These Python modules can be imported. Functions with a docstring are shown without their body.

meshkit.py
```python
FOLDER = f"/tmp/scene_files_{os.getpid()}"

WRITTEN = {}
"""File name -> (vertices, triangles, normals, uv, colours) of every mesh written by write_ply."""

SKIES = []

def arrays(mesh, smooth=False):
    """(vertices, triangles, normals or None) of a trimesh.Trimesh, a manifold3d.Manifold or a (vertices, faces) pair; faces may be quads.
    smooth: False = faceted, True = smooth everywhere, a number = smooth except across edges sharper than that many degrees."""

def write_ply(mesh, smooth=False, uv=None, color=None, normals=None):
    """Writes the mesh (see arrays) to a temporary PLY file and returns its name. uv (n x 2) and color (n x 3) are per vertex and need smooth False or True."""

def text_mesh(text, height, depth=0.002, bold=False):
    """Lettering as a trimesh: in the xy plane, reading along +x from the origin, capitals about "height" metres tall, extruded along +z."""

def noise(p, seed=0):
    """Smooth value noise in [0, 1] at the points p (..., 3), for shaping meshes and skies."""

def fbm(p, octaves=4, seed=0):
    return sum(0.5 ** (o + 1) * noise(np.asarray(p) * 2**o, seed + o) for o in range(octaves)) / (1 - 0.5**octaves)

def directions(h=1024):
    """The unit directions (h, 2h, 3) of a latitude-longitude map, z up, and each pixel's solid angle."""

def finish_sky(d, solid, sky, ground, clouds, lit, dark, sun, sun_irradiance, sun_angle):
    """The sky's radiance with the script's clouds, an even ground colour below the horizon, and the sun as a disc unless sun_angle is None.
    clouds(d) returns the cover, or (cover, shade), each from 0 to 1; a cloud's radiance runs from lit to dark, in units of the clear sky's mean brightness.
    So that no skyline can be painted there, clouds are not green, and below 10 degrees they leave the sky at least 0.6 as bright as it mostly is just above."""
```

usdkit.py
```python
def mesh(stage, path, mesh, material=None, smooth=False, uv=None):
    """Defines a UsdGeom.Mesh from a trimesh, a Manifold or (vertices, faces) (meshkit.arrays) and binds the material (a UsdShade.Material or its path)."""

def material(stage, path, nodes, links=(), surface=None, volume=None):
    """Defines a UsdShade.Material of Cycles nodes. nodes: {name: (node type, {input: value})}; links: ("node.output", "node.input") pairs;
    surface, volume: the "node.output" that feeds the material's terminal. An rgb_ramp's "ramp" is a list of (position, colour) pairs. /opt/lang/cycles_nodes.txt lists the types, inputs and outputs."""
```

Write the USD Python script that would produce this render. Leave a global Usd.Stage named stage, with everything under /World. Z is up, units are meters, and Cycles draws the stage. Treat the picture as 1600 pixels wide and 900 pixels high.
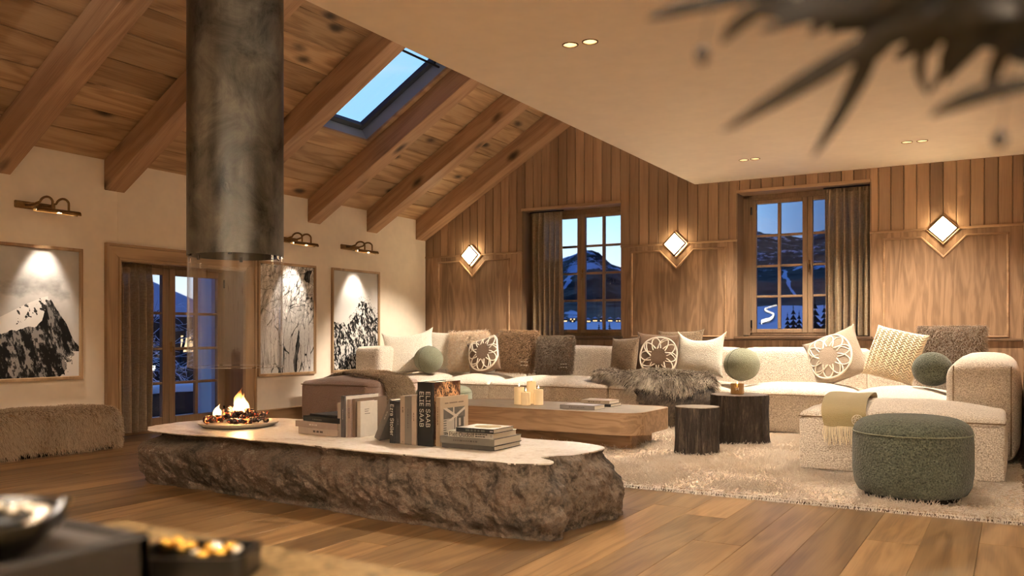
import math
import numpy as np
import trimesh
import manifold3d as m3d
import usdkit
import meshkit
from meshkit import noise, fbm
from shapely.geometry import Polygon, Point, box as sbox
from pxr import Usd, UsdGeom, UsdLux, UsdShade, Gf, Sdf, Vt

PI = math.pi
rng = np.random.default_rng(11)
stage = Usd.Stage.CreateInMemory()
UsdGeom.Xform.Define(stage, '/World')
UsdGeom.Scope.Define(stage, '/World/Looks')

# ------------------------------------------------------------------ camera, sky, exposure, lamps
CAM_YAW, FOCAL_PX, CAM_Z = 30.4, 1337.0, 1.1
cam = UsdGeom.Camera.Define(stage, '/World/camera')
cam.AddTranslateOp().Set((0, 0, CAM_Z)); cam.AddRotateZOp().Set(CAM_YAW); cam.AddRotateXOp().Set(90)
cam.CreateHorizontalApertureAttr(36.0); cam.CreateVerticalApertureAttr(20.25)
cam.CreateFocalLengthAttr(36.0 * FOCAL_PX / 1600)
cam.CreateVerticalApertureOffsetAttr(36.0 * 74 / 1600)
cam.CreateFStopAttr(3.0); cam.CreateFocusDistanceAttr(7.0)
cam.CreateClippingRangeAttr((0.02, 20000.0))
cam.CreateExposureAttr(0.62)

SKY = 1.2           # strength of the dusk sky
WARM = (1.0, 0.87, 0.72)
K_COVE, K_UP = 11.0, 5600.0
K_DOWN, K_SPOT, K_PIC, K_SCONCE, K_FIRE = 4600.0, 4400.0, 1500.0, 26.0, 7.0


def S(r, g=None, b=None):
    if g is None:
        r, g, b = r
    return tuple(((c / 255) / 12.92 if c <= 10.3 else ((c / 255 + .055) / 1.055) ** 2.4) for c in (r, g, b))


def mat(name, nodes, links=(), surface=None, volume=None):
    return usdkit.material(stage, '/World/Looks/' + name, nodes, links, surface, volume)


def make_sky():
    n = {"tc": ("texture_coordinate", {}), "nrm": ("vector_math", {"math_type": "normalize"}), "s": ("separate_xyz", {}),
         "el": ("rgb_ramp", {"ramp": [(0, S(60, 90, 150)), (.49, S(95, 130, 190)), (.50, S(240, 215, 200)), (.53, S(214, 228, 240)), (.57, S(166, 212, 242)),
                                      (.62, S(140, 188, 238)), (.8, S(128, 178, 238)), (1, S(96, 152, 226))]}),
         "mz": ("map_range", {"from_min": -1.0, "from_max": 1.0}),
         "fl": ("vector_math", {"math_type": "multiply", "vector2": (1.0, 1.0, 0.0)}), "fn": ("vector_math", {"math_type": "normalize"}),
         "dot": ("vector_math", {"math_type": "dot_product", "vector2": (-0.588, 0.809, 0.0)}),
         "az": ("map_range", {"from_min": 0.87, "from_max": 0.99, "to_min": 0.24, "to_max": 1.0, "clamp": True, "range_type": "smoothstep"}),
         "azc": ("rgb_ramp", {"ramp": [(0, S(70, 122, 215)), (1, (1, 1, 1))]}),
         "m": ("mix_color", {"blend_type": "multiply", "fac": 1.0, "use_clamp": False}),
         "cn": ("noise_texture", {"scale": 3.0, "detail": 5.0, "roughness": .6}),
         "cm": ("mapping", {"scale": (1, 1, 5)}),
         "cr": ("map_range", {"from_min": .56, "from_max": .8, "to_min": 0.0, "to_max": .35, "clamp": True}),
         "cl": ("mix_color", {"blend_type": "mix", "b": S(214, 205, 210)}),
         "bg": ("background_shader", {})}
    mul = ("math", {"math_type": "multiply", "value2": SKY})
    n["st"] = mul
    l = [("tc.generated", "nrm.vector1"), ("nrm.vector", "s.vector"), ("s.z", "mz.value"), ("mz.result", "el.fac"), ("nrm.vector", "fl.vector1"), ("fl.vector", "fn.vector1"), ("fn.vector", "dot.vector1"),
         ("dot.value", "az.value"), ("az.result", "azc.fac"), ("el.color", "m.a"), ("azc.color", "m.b"), ("nrm.vector", "cm.vector"), ("cm.vector", "cn.vector"),
         ("cn.fac", "cr.value"), ("cr.result", "cl.fac"), ("m.result", "cl.a"), ("cl.result", "bg.color"), ("az.result", "st.value1"), ("st.value", "bg.strength")]
    m = mat('dusk_sky', n, l, surface="bg.background")
    d = UsdLux.DomeLight.Define(stage, '/World/sky_dome')
    d.CreateIntensityAttr(1.0)
    UsdShade.MaterialBindingAPI.Apply(d.GetPrim()).Bind(m)


make_sky()


def spot(path, pos, aim, cone, power, color=WARM, soft=.6, radius=.03):
    """A spot lamp at pos that shines towards aim; cone is the full angle."""
    l = UsdLux.SphereLight.Define(stage, path)
    l.CreateRadiusAttr(radius); l.CreateIntensityAttr(power); l.CreateColorAttr(color)
    sh = UsdLux.ShapingAPI.Apply(l.GetPrim()); sh.CreateShapingConeAngleAttr(cone / 2); sh.CreateShapingConeSoftnessAttr(soft)
    z = np.array(pos, float) - np.array(aim, float); z /= np.linalg.norm(z)
    up = np.array([0, 1, 0]) if abs(z[2]) > .95 else np.array([0, 0, 1.])
    x = np.cross(up, z); x /= np.linalg.norm(x); y = np.cross(z, x)
    M = np.eye(4); M[:3, 0], M[:3, 1], M[:3, 2], M[:3, 3] = x, y, z, pos
    l.AddTransformOp().Set(Gf.Matrix4d(M.T.tolist()))
    return l


# ------------------------------------------------------------------ naming, things and parts
taken = {}


def numbered(path):
    k = taken.get(path, 0); taken[path] = k + 1
    return path if k == 0 else f'{path}_{k:03d}'


def tag(path, label=None, cat=None, group=None, kind=None):
    p = stage.GetPrimAtPath(path)
    for k, v in (('label', label), ('category', cat), ('group', group), ('kind', kind)):
        if v:
            p.SetCustomDataByKey(k, v)
    return path


def thing(name, label=None, cat=None, loc=(0, 0, 0), rz=0, group=None, kind=None, parent='/World'):
    path = numbered(f'{parent}/{name}')
    x = UsdGeom.Xform.Define(stage, path)
    if tuple(loc) != (0, 0, 0) or rz:
        x.AddTranslateOp().Set(Gf.Vec3d(*map(float, loc)))
        if rz:
            x.AddRotateZOp().Set(float(rz))
    return tag(path, label, cat, group, kind)


def part(parent, name, mesh, material, smooth=35, tone=None, label=None, kind=None):
    path = numbered(f'{parent}/{name}')
    m = usdkit.mesh(stage, path, mesh, material, smooth=smooth)
    t = float(rng.random()) if tone is None else tone
    UsdGeom.PrimvarsAPI(m).CreatePrimvar('tone', Sdf.ValueTypeNames.FloatArray, 'constant').Set(Vt.FloatArray([t]))
    return tag(path, label=label, kind=kind)


def single(name, mesh, material, label, cat, smooth=35, tone=None, group=None, kind=None):
    path = part('/World', name, mesh, material, smooth, tone)
    return tag(path, label, cat, group, kind)


def copy_of(src, loc, rz=0, label=None, group=None):
    was = stage.GetPrimAtPath(src).GetCustomData()
    base = src.rsplit('/', 1)[1]
    if base[-4:-3] == '_' and base[-3:].isdigit():
        base = base[:-4]
    path = thing(base, label or was.get('label'), was.get('category'), (0, 0, 0), 0, group or was.get('group'), was.get('kind'))
    p = stage.GetPrimAtPath(path)
    p.GetReferences().AddInternalReference(src); p.SetInstanceable(True)
    x = UsdGeom.Xformable(p); x.ClearXformOpOrder()
    x.AddTranslateOp().Set(Gf.Vec3d(*map(float, loc)))
    x.AddRotateZOp().Set(float(rz))
    return path


# ------------------------------------------------------------------ mesh helpers
def tm(v, f):
    return trimesh.Trimesh(np.asarray(v, float), np.asarray(f, int), process=False)


def join(*ms):
    ms = [m if isinstance(m, trimesh.Trimesh) else tm(*meshkit.arrays(m)[:2]) for m in ms]
    return trimesh.util.concatenate(ms)


_CB = None


def cbox(x0, x1, y0, y1, z0, z1, c=.003):
    """A box with chamfered edges."""
    global _CB
    if _CB is None:
        p = np.array([[sx * (1 - a * .2), sy * (1 - b * .2), sz * (1 - d * .2)] for sx in (-1, 1) for sy in (-1, 1) for sz in (-1, 1)
                      for a, b, d in ((0, 1, 1), (1, 0, 1), (1, 1, 0))])
        h = trimesh.convex.convex_hull(p)
        s = np.sign(h.vertices); t = (np.abs(h.vertices) < .99).astype(float)
        _CB = (s, t, np.array(h.faces))
    s, t, f = _CB
    c = min(c, .45 * (x1 - x0), .45 * (y1 - y0), .45 * (z1 - z0))
    h = np.array([x1 - x0, y1 - y0, z1 - z0]) / 2
    return tm(np.array([(x0 + x1) / 2, (y0 + y1) / 2, (z0 + z1) / 2]) + s * (h - t * c), f)


def slab(poly, n0, n1, plane='xz', c=.003, flip=False):
    """A convex board: the 2-D polygon in a plane, from depth n0 (back) to n1 (front face, chamfered)."""
    P = Polygon(poly)
    Q = P.buffer(-c, join_style=2)
    if Q.is_empty:
        Q = P
    a, b = np.array(P.exterior.coords)[:-1], np.array(Q.exterior.coords)[:-1]
    m = n1 - c * np.sign(n1 - n0)
    pts = [(u, v, n0) for u, v in a] + [(u, v, m) for u, v in a] + [(u, v, n1) for u, v in b]
    pts = np.array(pts)
    if plane == 'xz':
        pts = pts[:, [0, 2, 1]]
    elif plane == 'yz':
        pts = pts[:, [2, 0, 1]]
    return trimesh.convex.convex_hull(pts)


def extrude(poly, h, z=0):
    m = trimesh.creation.extrude_polygon(poly, h, engine='earcut'); m.apply_translation([0, 0, z])
    return m


def tube(pts, r, n=10, closed=False, caps=True):
    pts = np.asarray(pts, float); k = len(pts)
    r = np.full(k, r) if np.ndim(r) == 0 else np.asarray(r, float)
    if closed:
        t = np.roll(pts, -1, 0) - np.roll(pts, 1, 0)
    else:
        t = np.gradient(pts, axis=0)
    t /= np.maximum(np.linalg.norm(t, axis=1, keepdims=True), 1e-9)
    ref = np.array([0, 0, 1.]) if abs(t[0][2]) < .9 else np.array([1., 0, 0])
    u = np.cross(t[0], ref); u /= np.linalg.norm(u)
    rings = []
    for i in range(k):
        u = u - t[i] * (u @ t[i]); u /= max(np.linalg.norm(u), 1e-9)
        w = np.cross(t[i], u)
        a = np.linspace(0, 2 * PI, n, endpoint=False)
        rings.append(pts[i] + r[i] * (np.cos(a)[:, None] * u + np.sin(a)[:, None] * w))
    v = np.vstack(rings); f = []
    for i in range(k if closed else k - 1):
        a, b = i * n, ((i + 1) % k) * n
        for j in range(n):
            q = (j + 1) % n
            f += [[a + j, a + q, b + q], [a + j, b + q, b + j]]
    if caps and not closed:
        v = np.vstack([v, pts[0], pts[-1]]); c0, c1 = len(v) - 2, len(v) - 1
        for j in range(n):
            q = (j + 1) % n
            f += [[c0, q, j], [c1, (k - 1) * n + j, (k - 1) * n + q]]
    return tm(v, f)


def lathe(prof, n=48, cx=0, cy=0, z=0):
    """Turns the profile [(r, z), ...] about the z axis."""
    prof = np.asarray(prof, float); k = len(prof)
    a = np.linspace(0, 2 * PI, n, endpoint=False)
    v = np.stack([np.outer(prof[:, 0], np.cos(a)) + cx, np.outer(prof[:, 0], np.sin(a)) + cy, np.repeat(prof[:, 1:] + z, n, 1)], -1).reshape(-1, 3)
    f = []
    for i in range(k - 1):
        for j in range(n):
            q = (j + 1) % n
            f += [[i * n + j, i * n + q, (i + 1) * n + q], [i * n + j, (i + 1) * n + q, (i + 1) * n + j]]
    return tm(v, f)


def grid_faces(nu, nv, off=0, flip=False):
    i, j = np.meshgrid(np.arange(nu - 1), np.arange(nv - 1), indexing='ij')
    a = (i * nv + j).ravel() + off
    q = np.stack([a, a + nv, a + nv + 1, a + 1], 1)
    f = np.vstack([q[:, [0, 1, 2]], q[:, [0, 2, 3]]])
    return f[:, ::-1] if flip else f


def sheet(P, thick):
    """A closed cloth of the given thickness from a grid of points P (nu, nv, 3)."""
    nu, nv = P.shape[:2]
    du, dv = np.gradient(P, axis=0), np.gradient(P, axis=1)
    n = np.cross(du, dv); n /= np.maximum(np.linalg.norm(n, axis=2, keepdims=True), 1e-9)
    top, bot = P + n * thick / 2, P - n * thick / 2
    v = np.vstack([top.reshape(-1, 3), bot.reshape(-1, 3)]); N = nu * nv
    f = [grid_faces(nu, nv), grid_faces(nu, nv, N, True)]
    idx = np.arange(N).reshape(nu, nv)
    loop = np.concatenate([idx[:-1, 0], idx[-1, :-1], idx[:0:-1, -1], idx[0, :0:-1]])
    nx = np.roll(loop, -1)
    f.append(np.stack([nx, loop, loop + N], 1)); f.append(np.stack([nx, loop + N, nx + N], 1))
    return tm(v, np.vstack(f))


def softbox(x0, x1, y0, y1, z0, z1, r=.05, crown=0., n=14, side=0.0, wob=0.0, seed=0, base=True):
    """An upholstered block: rounded edges, a crowned top and slightly swelling sides."""
    sx, sy, sz = x1 - x0, y1 - y0, z1 - z0
    b = trimesh.creation.box([2, 2, 2])
    lin = lambda k: np.unique(np.concatenate([np.linspace(-1, 1, k), [-.97, .97, -.93, .93]]))
    g = []
    F = []
    off = 0
    k = lin(n)
    for ax in range(3):
        for s in (-1, 1):
            A, B = np.meshgrid(k, k, indexing='ij')
            p = np.zeros(A.shape + (3,)); o = [i for i in range(3) if i != ax]
            p[..., ax] = s; p[..., o[0]] = A; p[..., o[1]] = B
            g.append(p.reshape(-1, 3))
            F.append(grid_faces(len(k), len(k), off, flip=(s > 0) == (ax == 1)))
            off += len(k) ** 2
    p = np.vstack(g); f = np.vstack(F)
    h = np.array([sx, sy, sz]) / 2; r = min(r, *(h * .98))
    q = p * h
    inner = np.clip(q, -(h - r), h - r)
    d = q - inner; L = np.linalg.norm(d, axis=1, keepdims=True)
    q = inner + np.where(L > 1e-9, d / np.maximum(L, 1e-9) * r, 0)
    u, v, w = (q / h).T
    top = np.clip((w + 1) / 2, 0, 1)
    q[:, 2] += crown * (1 - np.abs(u) ** 2.6) * (1 - np.abs(v) ** 2.6) * np.clip(w, 0, 1) ** 2
    if side:
        q[:, 0] += side * np.sign(u) * np.abs(u) ** 4 * (1 - w ** 2) * (1 - v ** 4)
        q[:, 1] += side * np.sign(v) * np.abs(v) ** 4 * (1 - w ** 2) * (1 - u ** 4)
    q += np.array([(x0 + x1) / 2, (y0 + y1) / 2, (z0 + z1) / 2])
    if wob:
        q += wob * (np.stack([noise(q * 5 + i * 9, seed + i) for i in range(3)], 1) - .5)
    m = tm(q, f); m.merge_vertices()
    return m


def sweep(path, prof, normal, closed=False):
    """Sweeps a profile [(sideways, outwards), ...] along a planar path with mitred corners."""
    path = np.asarray(path, float); nrm = np.asarray(normal, float); k = len(path)
    rings = []
    for i in range(k):
        a = path[i] - path[i - 1] if (closed or i > 0) else path[1] - path[0]
        b = path[(i + 1) % k] - path[i] if (closed or i < k - 1) else path[-1] - path[-2]
        a, b = a / np.linalg.norm(a), b / np.linalg.norm(b)
        sa, sb = np.cross(nrm, a), np.cross(nrm, b)
        m = sa + sb; m /= np.linalg.norm(m); m /= max(m @ sa, .3)
        rings.append([path[i] + m * s + nrm * o for s, o in prof])
    v = np.array(rings).reshape(-1, 3); n = len(prof); f = []
    for i in range(k if closed else k - 1):
        a, b = i * n, ((i + 1) % k) * n
        for j in range(n):
            q = (j + 1) % n
            f += [[a + j, b + q, a + q], [a + j, b + j, b + q]]
    if not closed:
        for j in range(1, n - 1):
            f += [[0, j, j + 1], [(k - 1) * n, (k - 1) * n + j + 1, (k - 1) * n + j]]
    m = tm(v, f)
    m.fix_normals()
    return m


def fur(parent, name, mesh, count, length, material, width=.004, lie=(0, 0, 0), up=1.0, spread=.35, droop=.0, curl=0.0, seed=0, clump=0.0, pts=4, label=None):
    """Hair strands that grow from a surface, as BasisCurves: one part that nobody could count."""
    r = np.random.default_rng(seed)
    tri = mesh.triangles; area = mesh.area_faces
    idx = r.choice(len(area), count, p=area / area.sum())
    a, b = r.random(count), r.random(count); s = a + b > 1; a[s], b[s] = 1 - a[s], 1 - b[s]
    T = tri[idx]
    root = T[:, 0] + a[:, None] * (T[:, 1] - T[:, 0]) + b[:, None] * (T[:, 2] - T[:, 0])
    nrm = mesh.face_normals[idx]
    L = length * (.6 + .6 * r.random(count))[:, None]
    flow = np.stack([noise(root * 4 + 7 * i, seed + i) - .5 for i in range(3)], 1) * 2 * clump
    d = nrm * up + np.asarray(lie, float) + flow + r.normal(0, spread, (count, 3))
    d /= np.linalg.norm(d, axis=1, keepdims=True)
    side = np.cross(d, r.normal(0, 1, (count, 3))); side /= np.maximum(np.linalg.norm(side, axis=1, keepdims=True), 1e-9)
    ph = r.random((count, 1)) * 2 * PI
    P = []
    for k in range(pts):
        t = k / (pts - 1)
        q = root - nrm * .004 + d * L * t + np.array([0, 0, -droop]) * L * t * t
        if curl:
            q = q + curl * L * (side * np.sin(ph + t * 5.5) + np.cross(d, side) * (np.cos(ph + t * 5.5) - np.cos(ph))) * t
        P.append(q)
    P = np.stack(P, 1)
    w = width * np.linspace(1, .25, pts)
    path = numbered(f'{parent}/{name}')
    c = UsdGeom.BasisCurves.Define(stage, path)
    c.CreatePointsAttr(Vt.Vec3fArray.FromNumpy(P.reshape(-1, 3).astype(np.float32)))
    c.CreateCurveVertexCountsAttr(Vt.IntArray.FromNumpy(np.full(count, pts, np.int32)))
    c.CreateTypeAttr('linear')
    c.CreateWidthsAttr(Vt.FloatArray.FromNumpy(np.tile(w, count).astype(np.float32))); c.SetWidthsInterpolation('vertex')
    UsdGeom.PrimvarsAPI(c).CreatePrimvar('tip', Sdf.ValueTypeNames.FloatArray, 'vertex').Set(Vt.FloatArray.FromNumpy(np.tile(np.linspace(0, 1, pts), count).astype(np.float32)))
    UsdShade.MaterialBindingAPI.Apply(c.GetPrim()).Bind(material)
    return tag(path, label=label, kind='stuff')


def colored(parent, name, P, C, material, flip=False, smooth=False):
    """A grid of points with a printed colour per vertex (flat print)."""
    nu, nv = P.shape[:2]
    path = numbered(f'{parent}/{name}')
    m = usdkit.mesh(stage, path, tm(P.reshape(-1, 3), grid_faces(nu, nv, 0, flip)), material, smooth=smooth)
    UsdGeom.PrimvarsAPI(m).CreatePrimvar('ink', Sdf.ValueTypeNames.Color3fArray, 'vertex').Set(Vt.Vec3fArray.FromNumpy(C.reshape(-1, 3).astype(np.float32)))
    return path


def text(s, h, depth=.0008, bold=False):
    return meshkit.text_mesh(s, h, depth, bold)


def placed(m, M):
    m = m.copy(); m.apply_transform(M)
    return m


def frame_matrix(x, y, z, o):
    M = np.eye(4); M[:3, 0], M[:3, 1], M[:3, 2], M[:3, 3] = x, y, z, o
    return M

# ------------------------------------------------------------------ materials
def wood(name, axis, dark, mid, light, grain=1.0, rings=5.0, rough=.5, knots=0.0, roty=0.0, tone=(.74, 1.2), stripe=0.0, spec=.35, fibre=.5, bump=.25):
    """Oak and the like: growth rings, fibres and knots along an axis of the place, shifted per board by its tone."""
    k = {'x': 0, 'y': 1, 'z': 2}[axis]
    a, b, c = [3.2 * grain] * 3, [75.0 * grain] * 3, [2.3] * 3
    a[k] *= .13; b[k] *= .022; c[k] *= .45
    n = {"geo": ("geometry", {}), "rot": ("vector_rotate", {"rotate_type": "y_axis", "angle": roty}), "t": ("attribute", {"attribute": "tone"}),
         "cx": ("combine_xyz", {}), "off": ("vector_math", {"math_type": "multiply", "vector2": (53.0, 37.0, 71.0)}),
         "va": ("vector_math", {"math_type": "multiply_add", "vector2": tuple(a)}), "vb": ("vector_math", {"math_type": "multiply_add", "vector2": tuple(b)}),
         "na": ("noise_texture", {"scale": 1.0, "detail": 3.0, "roughness": .45, "distortion": .5}), "nb": ("noise_texture", {"scale": 1.0, "detail": 3.0, "roughness": .65}),
         "mr": ("math", {"math_type": "multiply", "value2": 2 * PI * rings}), "si": ("math", {"math_type": "sine"}),
         "r01": ("map_range", {"from_min": -1.0, "from_max": 1.0, "to_min": 0.0, "to_max": 1.0}),
         "mx": ("mix_float", {"fac": fibre}), "ramp": ("rgb_ramp", {"ramp": [(.1, dark), (.5, mid), (.85, light)]}),
         "tv": ("map_range", {"to_min": tone[0], "to_max": tone[1]}), "hv": ("hsv", {"saturation": 1.0}),
         "bp": ("bump", {"strength": bump, "distance": .004}),
         "p": ("principled_bsdf", {"roughness": rough, "specular_ior_level": spec})}
    l = [("geo.position", "rot.vector"), ("t.fac", "cx.x"), ("t.fac", "cx.y"), ("t.fac", "cx.z"), ("cx.vector", "off.vector1"), ("rot.vector", "va.vector1"), ("rot.vector", "vb.vector1"),
         ("off.vector", "va.vector3"), ("off.vector", "vb.vector3"), ("va.vector", "na.vector"), ("vb.vector", "nb.vector"), ("na.fac", "mr.value1"), ("mr.value", "si.value1"),
         ("si.value", "r01.value"), ("r01.result", "mx.a"), ("nb.fac", "mx.b"), ("mx.result", "ramp.fac"), ("t.fac", "tv.value"), ("tv.result", "hv.value"), ("nb.fac", "bp.height"), ("bp.normal", "p.normal")]
    col = "ramp.color"
    if stripe:  # veneer leaves laid side by side
        n |= {"sp": ("separate_xyz", {}), "sm": ("math", {"math_type": "divide", "value2": stripe}), "fl": ("math", {"math_type": "floor"}), "wn": ("white_noise_texture", {"dimensions": "1D"}),
              "sv": ("map_range", {"to_min": .8, "to_max": 1.15}), "hs": ("hsv", {})}
        l += [("geo.position", "sp.vector"), ("sp.x", "sm.value1"), ("sm.value", "fl.value1"), ("fl.value", "wn.w"), ("wn.value", "sv.value"), ("sv.result", "hs.value"), (col, "hs.color")]
        col = "hs.color"
    if knots:
        d = [c[0] * knots, c[1] * knots, c[2] * knots]
        n |= {"vk": ("vector_math", {"math_type": "multiply_add", "vector2": tuple(d)}), "vo": ("voronoi_texture", {"scale": 1.0, "randomness": 1.0}),
              "nk": ("noise_texture", {"scale": 3.0, "detail": 3.0}), "ad": ("math", {"math_type": "multiply_add", "value2": .18}),
              "km": ("map_range", {"from_min": .13, "from_max": .34, "to_min": 1.0, "to_max": 0.0, "clamp": True, "range_type": "smoothstep"}),
              "kx": ("mix_color", {"blend_type": "mix", "b": tuple(x * .16 for x in dark)}),
              "sn": ("noise_texture", {"scale": 1.3, "detail": 4.0, "roughness": .6}), "sr": ("map_range", {"from_min": .58, "from_max": .72, "to_min": 0.0, "to_max": .55, "clamp": True}),
              "sx": ("mix_color", {"blend_type": "multiply", "b": (.42, .36, .32)})}
        l += [("rot.vector", "vk.vector1"), ("off.vector", "vk.vector3"), ("vk.vector", "vo.vector"), ("vk.vector", "nk.vector"), ("nk.fac", "ad.value1"), ("vo.distance", "ad.value3"), ("ad.value", "km.value"),
              ("va.vector", "sn.vector"), ("sn.fac", "sr.value"), ("sr.result", "sx.fac"), (col, "sx.a"), ("sx.result", "kx.a"), ("km.result", "kx.fac")]
        col = "kx.result"
    l += [(col, "hv.color"), ("hv.color", "p.base_color")]
    return mat(name, n, l, surface="p.BSDF")


def plain(name, color, rough=.6, metallic=0.0, bump=0.0, scale=60.0, vary=0.0, spec=.4, sheen=0.0, coords="position", detail=3.0, **more):
    n = {"p": ("principled_bsdf", {"base_color": color, "roughness": rough, "metallic": metallic, "specular_ior_level": spec, "sheen_weight": sheen, **more})}
    l = []
    if bump or vary:
        n |= {"g": ("geometry", {}), "n": ("noise_texture", {"scale": scale, "detail": detail, "roughness": .6})}
        l.append(("g.position", "n.vector"))
        if bump:
            n["b"] = ("bump", {"strength": bump, "distance": .01}); l += [("n.fac", "b.height"), ("b.normal", "p.normal")]
        if vary:
            n["r"] = ("rgb_ramp", {"ramp": [(.25, tuple(c * (1 - vary) for c in color)), (.75, tuple(min(1, c * (1 + vary)) for c in color))]})
            l += [("n.fac", "r.fac"), ("r.color", "p.base_color")]
    return mat(name, n, l, surface="p.BSDF")


def boucle(name, c0, c1, scale=105.0, sheen=.25):
    """Coarse woven upholstery: short mottled yarns."""
    n = {"g": ("geometry", {}), "n": ("noise_texture", {"scale": scale, "detail": 2.0, "roughness": .7}), "v": ("voronoi_texture", {"scale": scale * .8}),
         "big": ("noise_texture", {"scale": 3.0, "detail": 2.0}), "r": ("rgb_ramp", {"ramp": [(.3, c0), (.62, c1)]}), "hb": ("hsv", {}), "mb": ("map_range", {"to_min": .9, "to_max": 1.1}),
         "b": ("bump", {"strength": .7, "distance": .006}), "p": ("principled_bsdf", {"roughness": .9, "specular_ior_level": .15, "sheen_weight": sheen, "sheen_roughness": .5})}
    l = [("g.position", "n.vector"), ("g.position", "v.vector"), ("g.position", "big.vector"), ("n.fac", "r.fac"), ("big.fac", "mb.value"), ("mb.result", "hb.value"), ("r.color", "hb.color"),
         ("hb.color", "p.base_color"), ("v.distance", "b.height"), ("b.normal", "p.normal")]
    return mat(name, n, l, surface="p.BSDF")


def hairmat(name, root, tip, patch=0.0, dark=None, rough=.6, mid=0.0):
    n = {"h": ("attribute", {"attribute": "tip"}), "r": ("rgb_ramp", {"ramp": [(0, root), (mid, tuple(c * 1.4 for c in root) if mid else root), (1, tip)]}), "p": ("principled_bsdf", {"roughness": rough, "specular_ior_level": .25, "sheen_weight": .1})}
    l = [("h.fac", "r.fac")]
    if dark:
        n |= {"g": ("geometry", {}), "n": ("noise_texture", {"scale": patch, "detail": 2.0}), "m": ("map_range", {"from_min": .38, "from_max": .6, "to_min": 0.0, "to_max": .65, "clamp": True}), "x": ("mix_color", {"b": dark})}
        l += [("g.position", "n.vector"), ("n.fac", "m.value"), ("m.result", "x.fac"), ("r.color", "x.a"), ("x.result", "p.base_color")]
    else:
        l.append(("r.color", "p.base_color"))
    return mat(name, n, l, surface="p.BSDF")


def emit(name, color, strength):
    return mat(name, {"e": ("emission", {"color": color, "strength": strength})}, [], surface="e.emission")


M = {}
OD, OM, OL = S(128, 92, 62), S(172, 132, 94), S(196, 160, 120)
M['floor'] = wood('oak_floor', 'y', S(108, 80, 50), S(148, 114, 74), S(168, 134, 92), grain=1.3, rings=5, rough=.36, tone=(.55, 1.16), spec=.45, bump=.15, fibre=.6)
M['plank'] = wood('oak_plank', 'z', S(134, 106, 80), S(162, 130, 100), S(178, 146, 114), grain=1.5, rings=3, rough=.5, tone=(.62, 1.16), fibre=.75)
M['veneer'] = wood('oak_veneer', 'z', S(112, 88, 66), S(148, 118, 90), S(170, 138, 108), grain=2.8, rings=4, rough=.45, stripe=.21, tone=(.95, 1.0), fibre=.66)
M['trim'] = wood('oak_trim_long', 'x', S(138, 108, 80), S(166, 134, 102), S(182, 150, 116), rings=3, tone=(.92, 1.05))
M['joinery'] = wood('oak_joinery', 'z', S(140, 112, 82), S(170, 140, 106), S(186, 156, 120), rings=3, tone=(.9, 1.06))
M['joinery_y'] = wood('oak_joinery_deep', 'y', S(140, 112, 82), S(170, 140, 106), S(186, 156, 120), rings=3, tone=(.9, 1.06))
M['window'] = wood('window_oak', 'z', S(112, 90, 68), S(142, 116, 90), S(160, 134, 104), rings=2, fibre=.8, tone=(.9, 1.05))
M['beam'] = wood('oak_beam', 'x', S(138, 104, 76), S(166, 130, 98), S(182, 148, 114), grain=1.3, rings=4, rough=.55, knots=1.3, fibre=.7, roty=math.atan(.589), tone=(.9, 1.08))
M['roof'] = wood('knotty_roof_board', 'y', S(140, 108, 76), S(178, 144, 106), S(194, 162, 124), grain=1.3, rings=5, rough=.55, knots=1.45, fibre=.62, roty=math.atan(.589), tone=(.72, 1.14))
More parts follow.
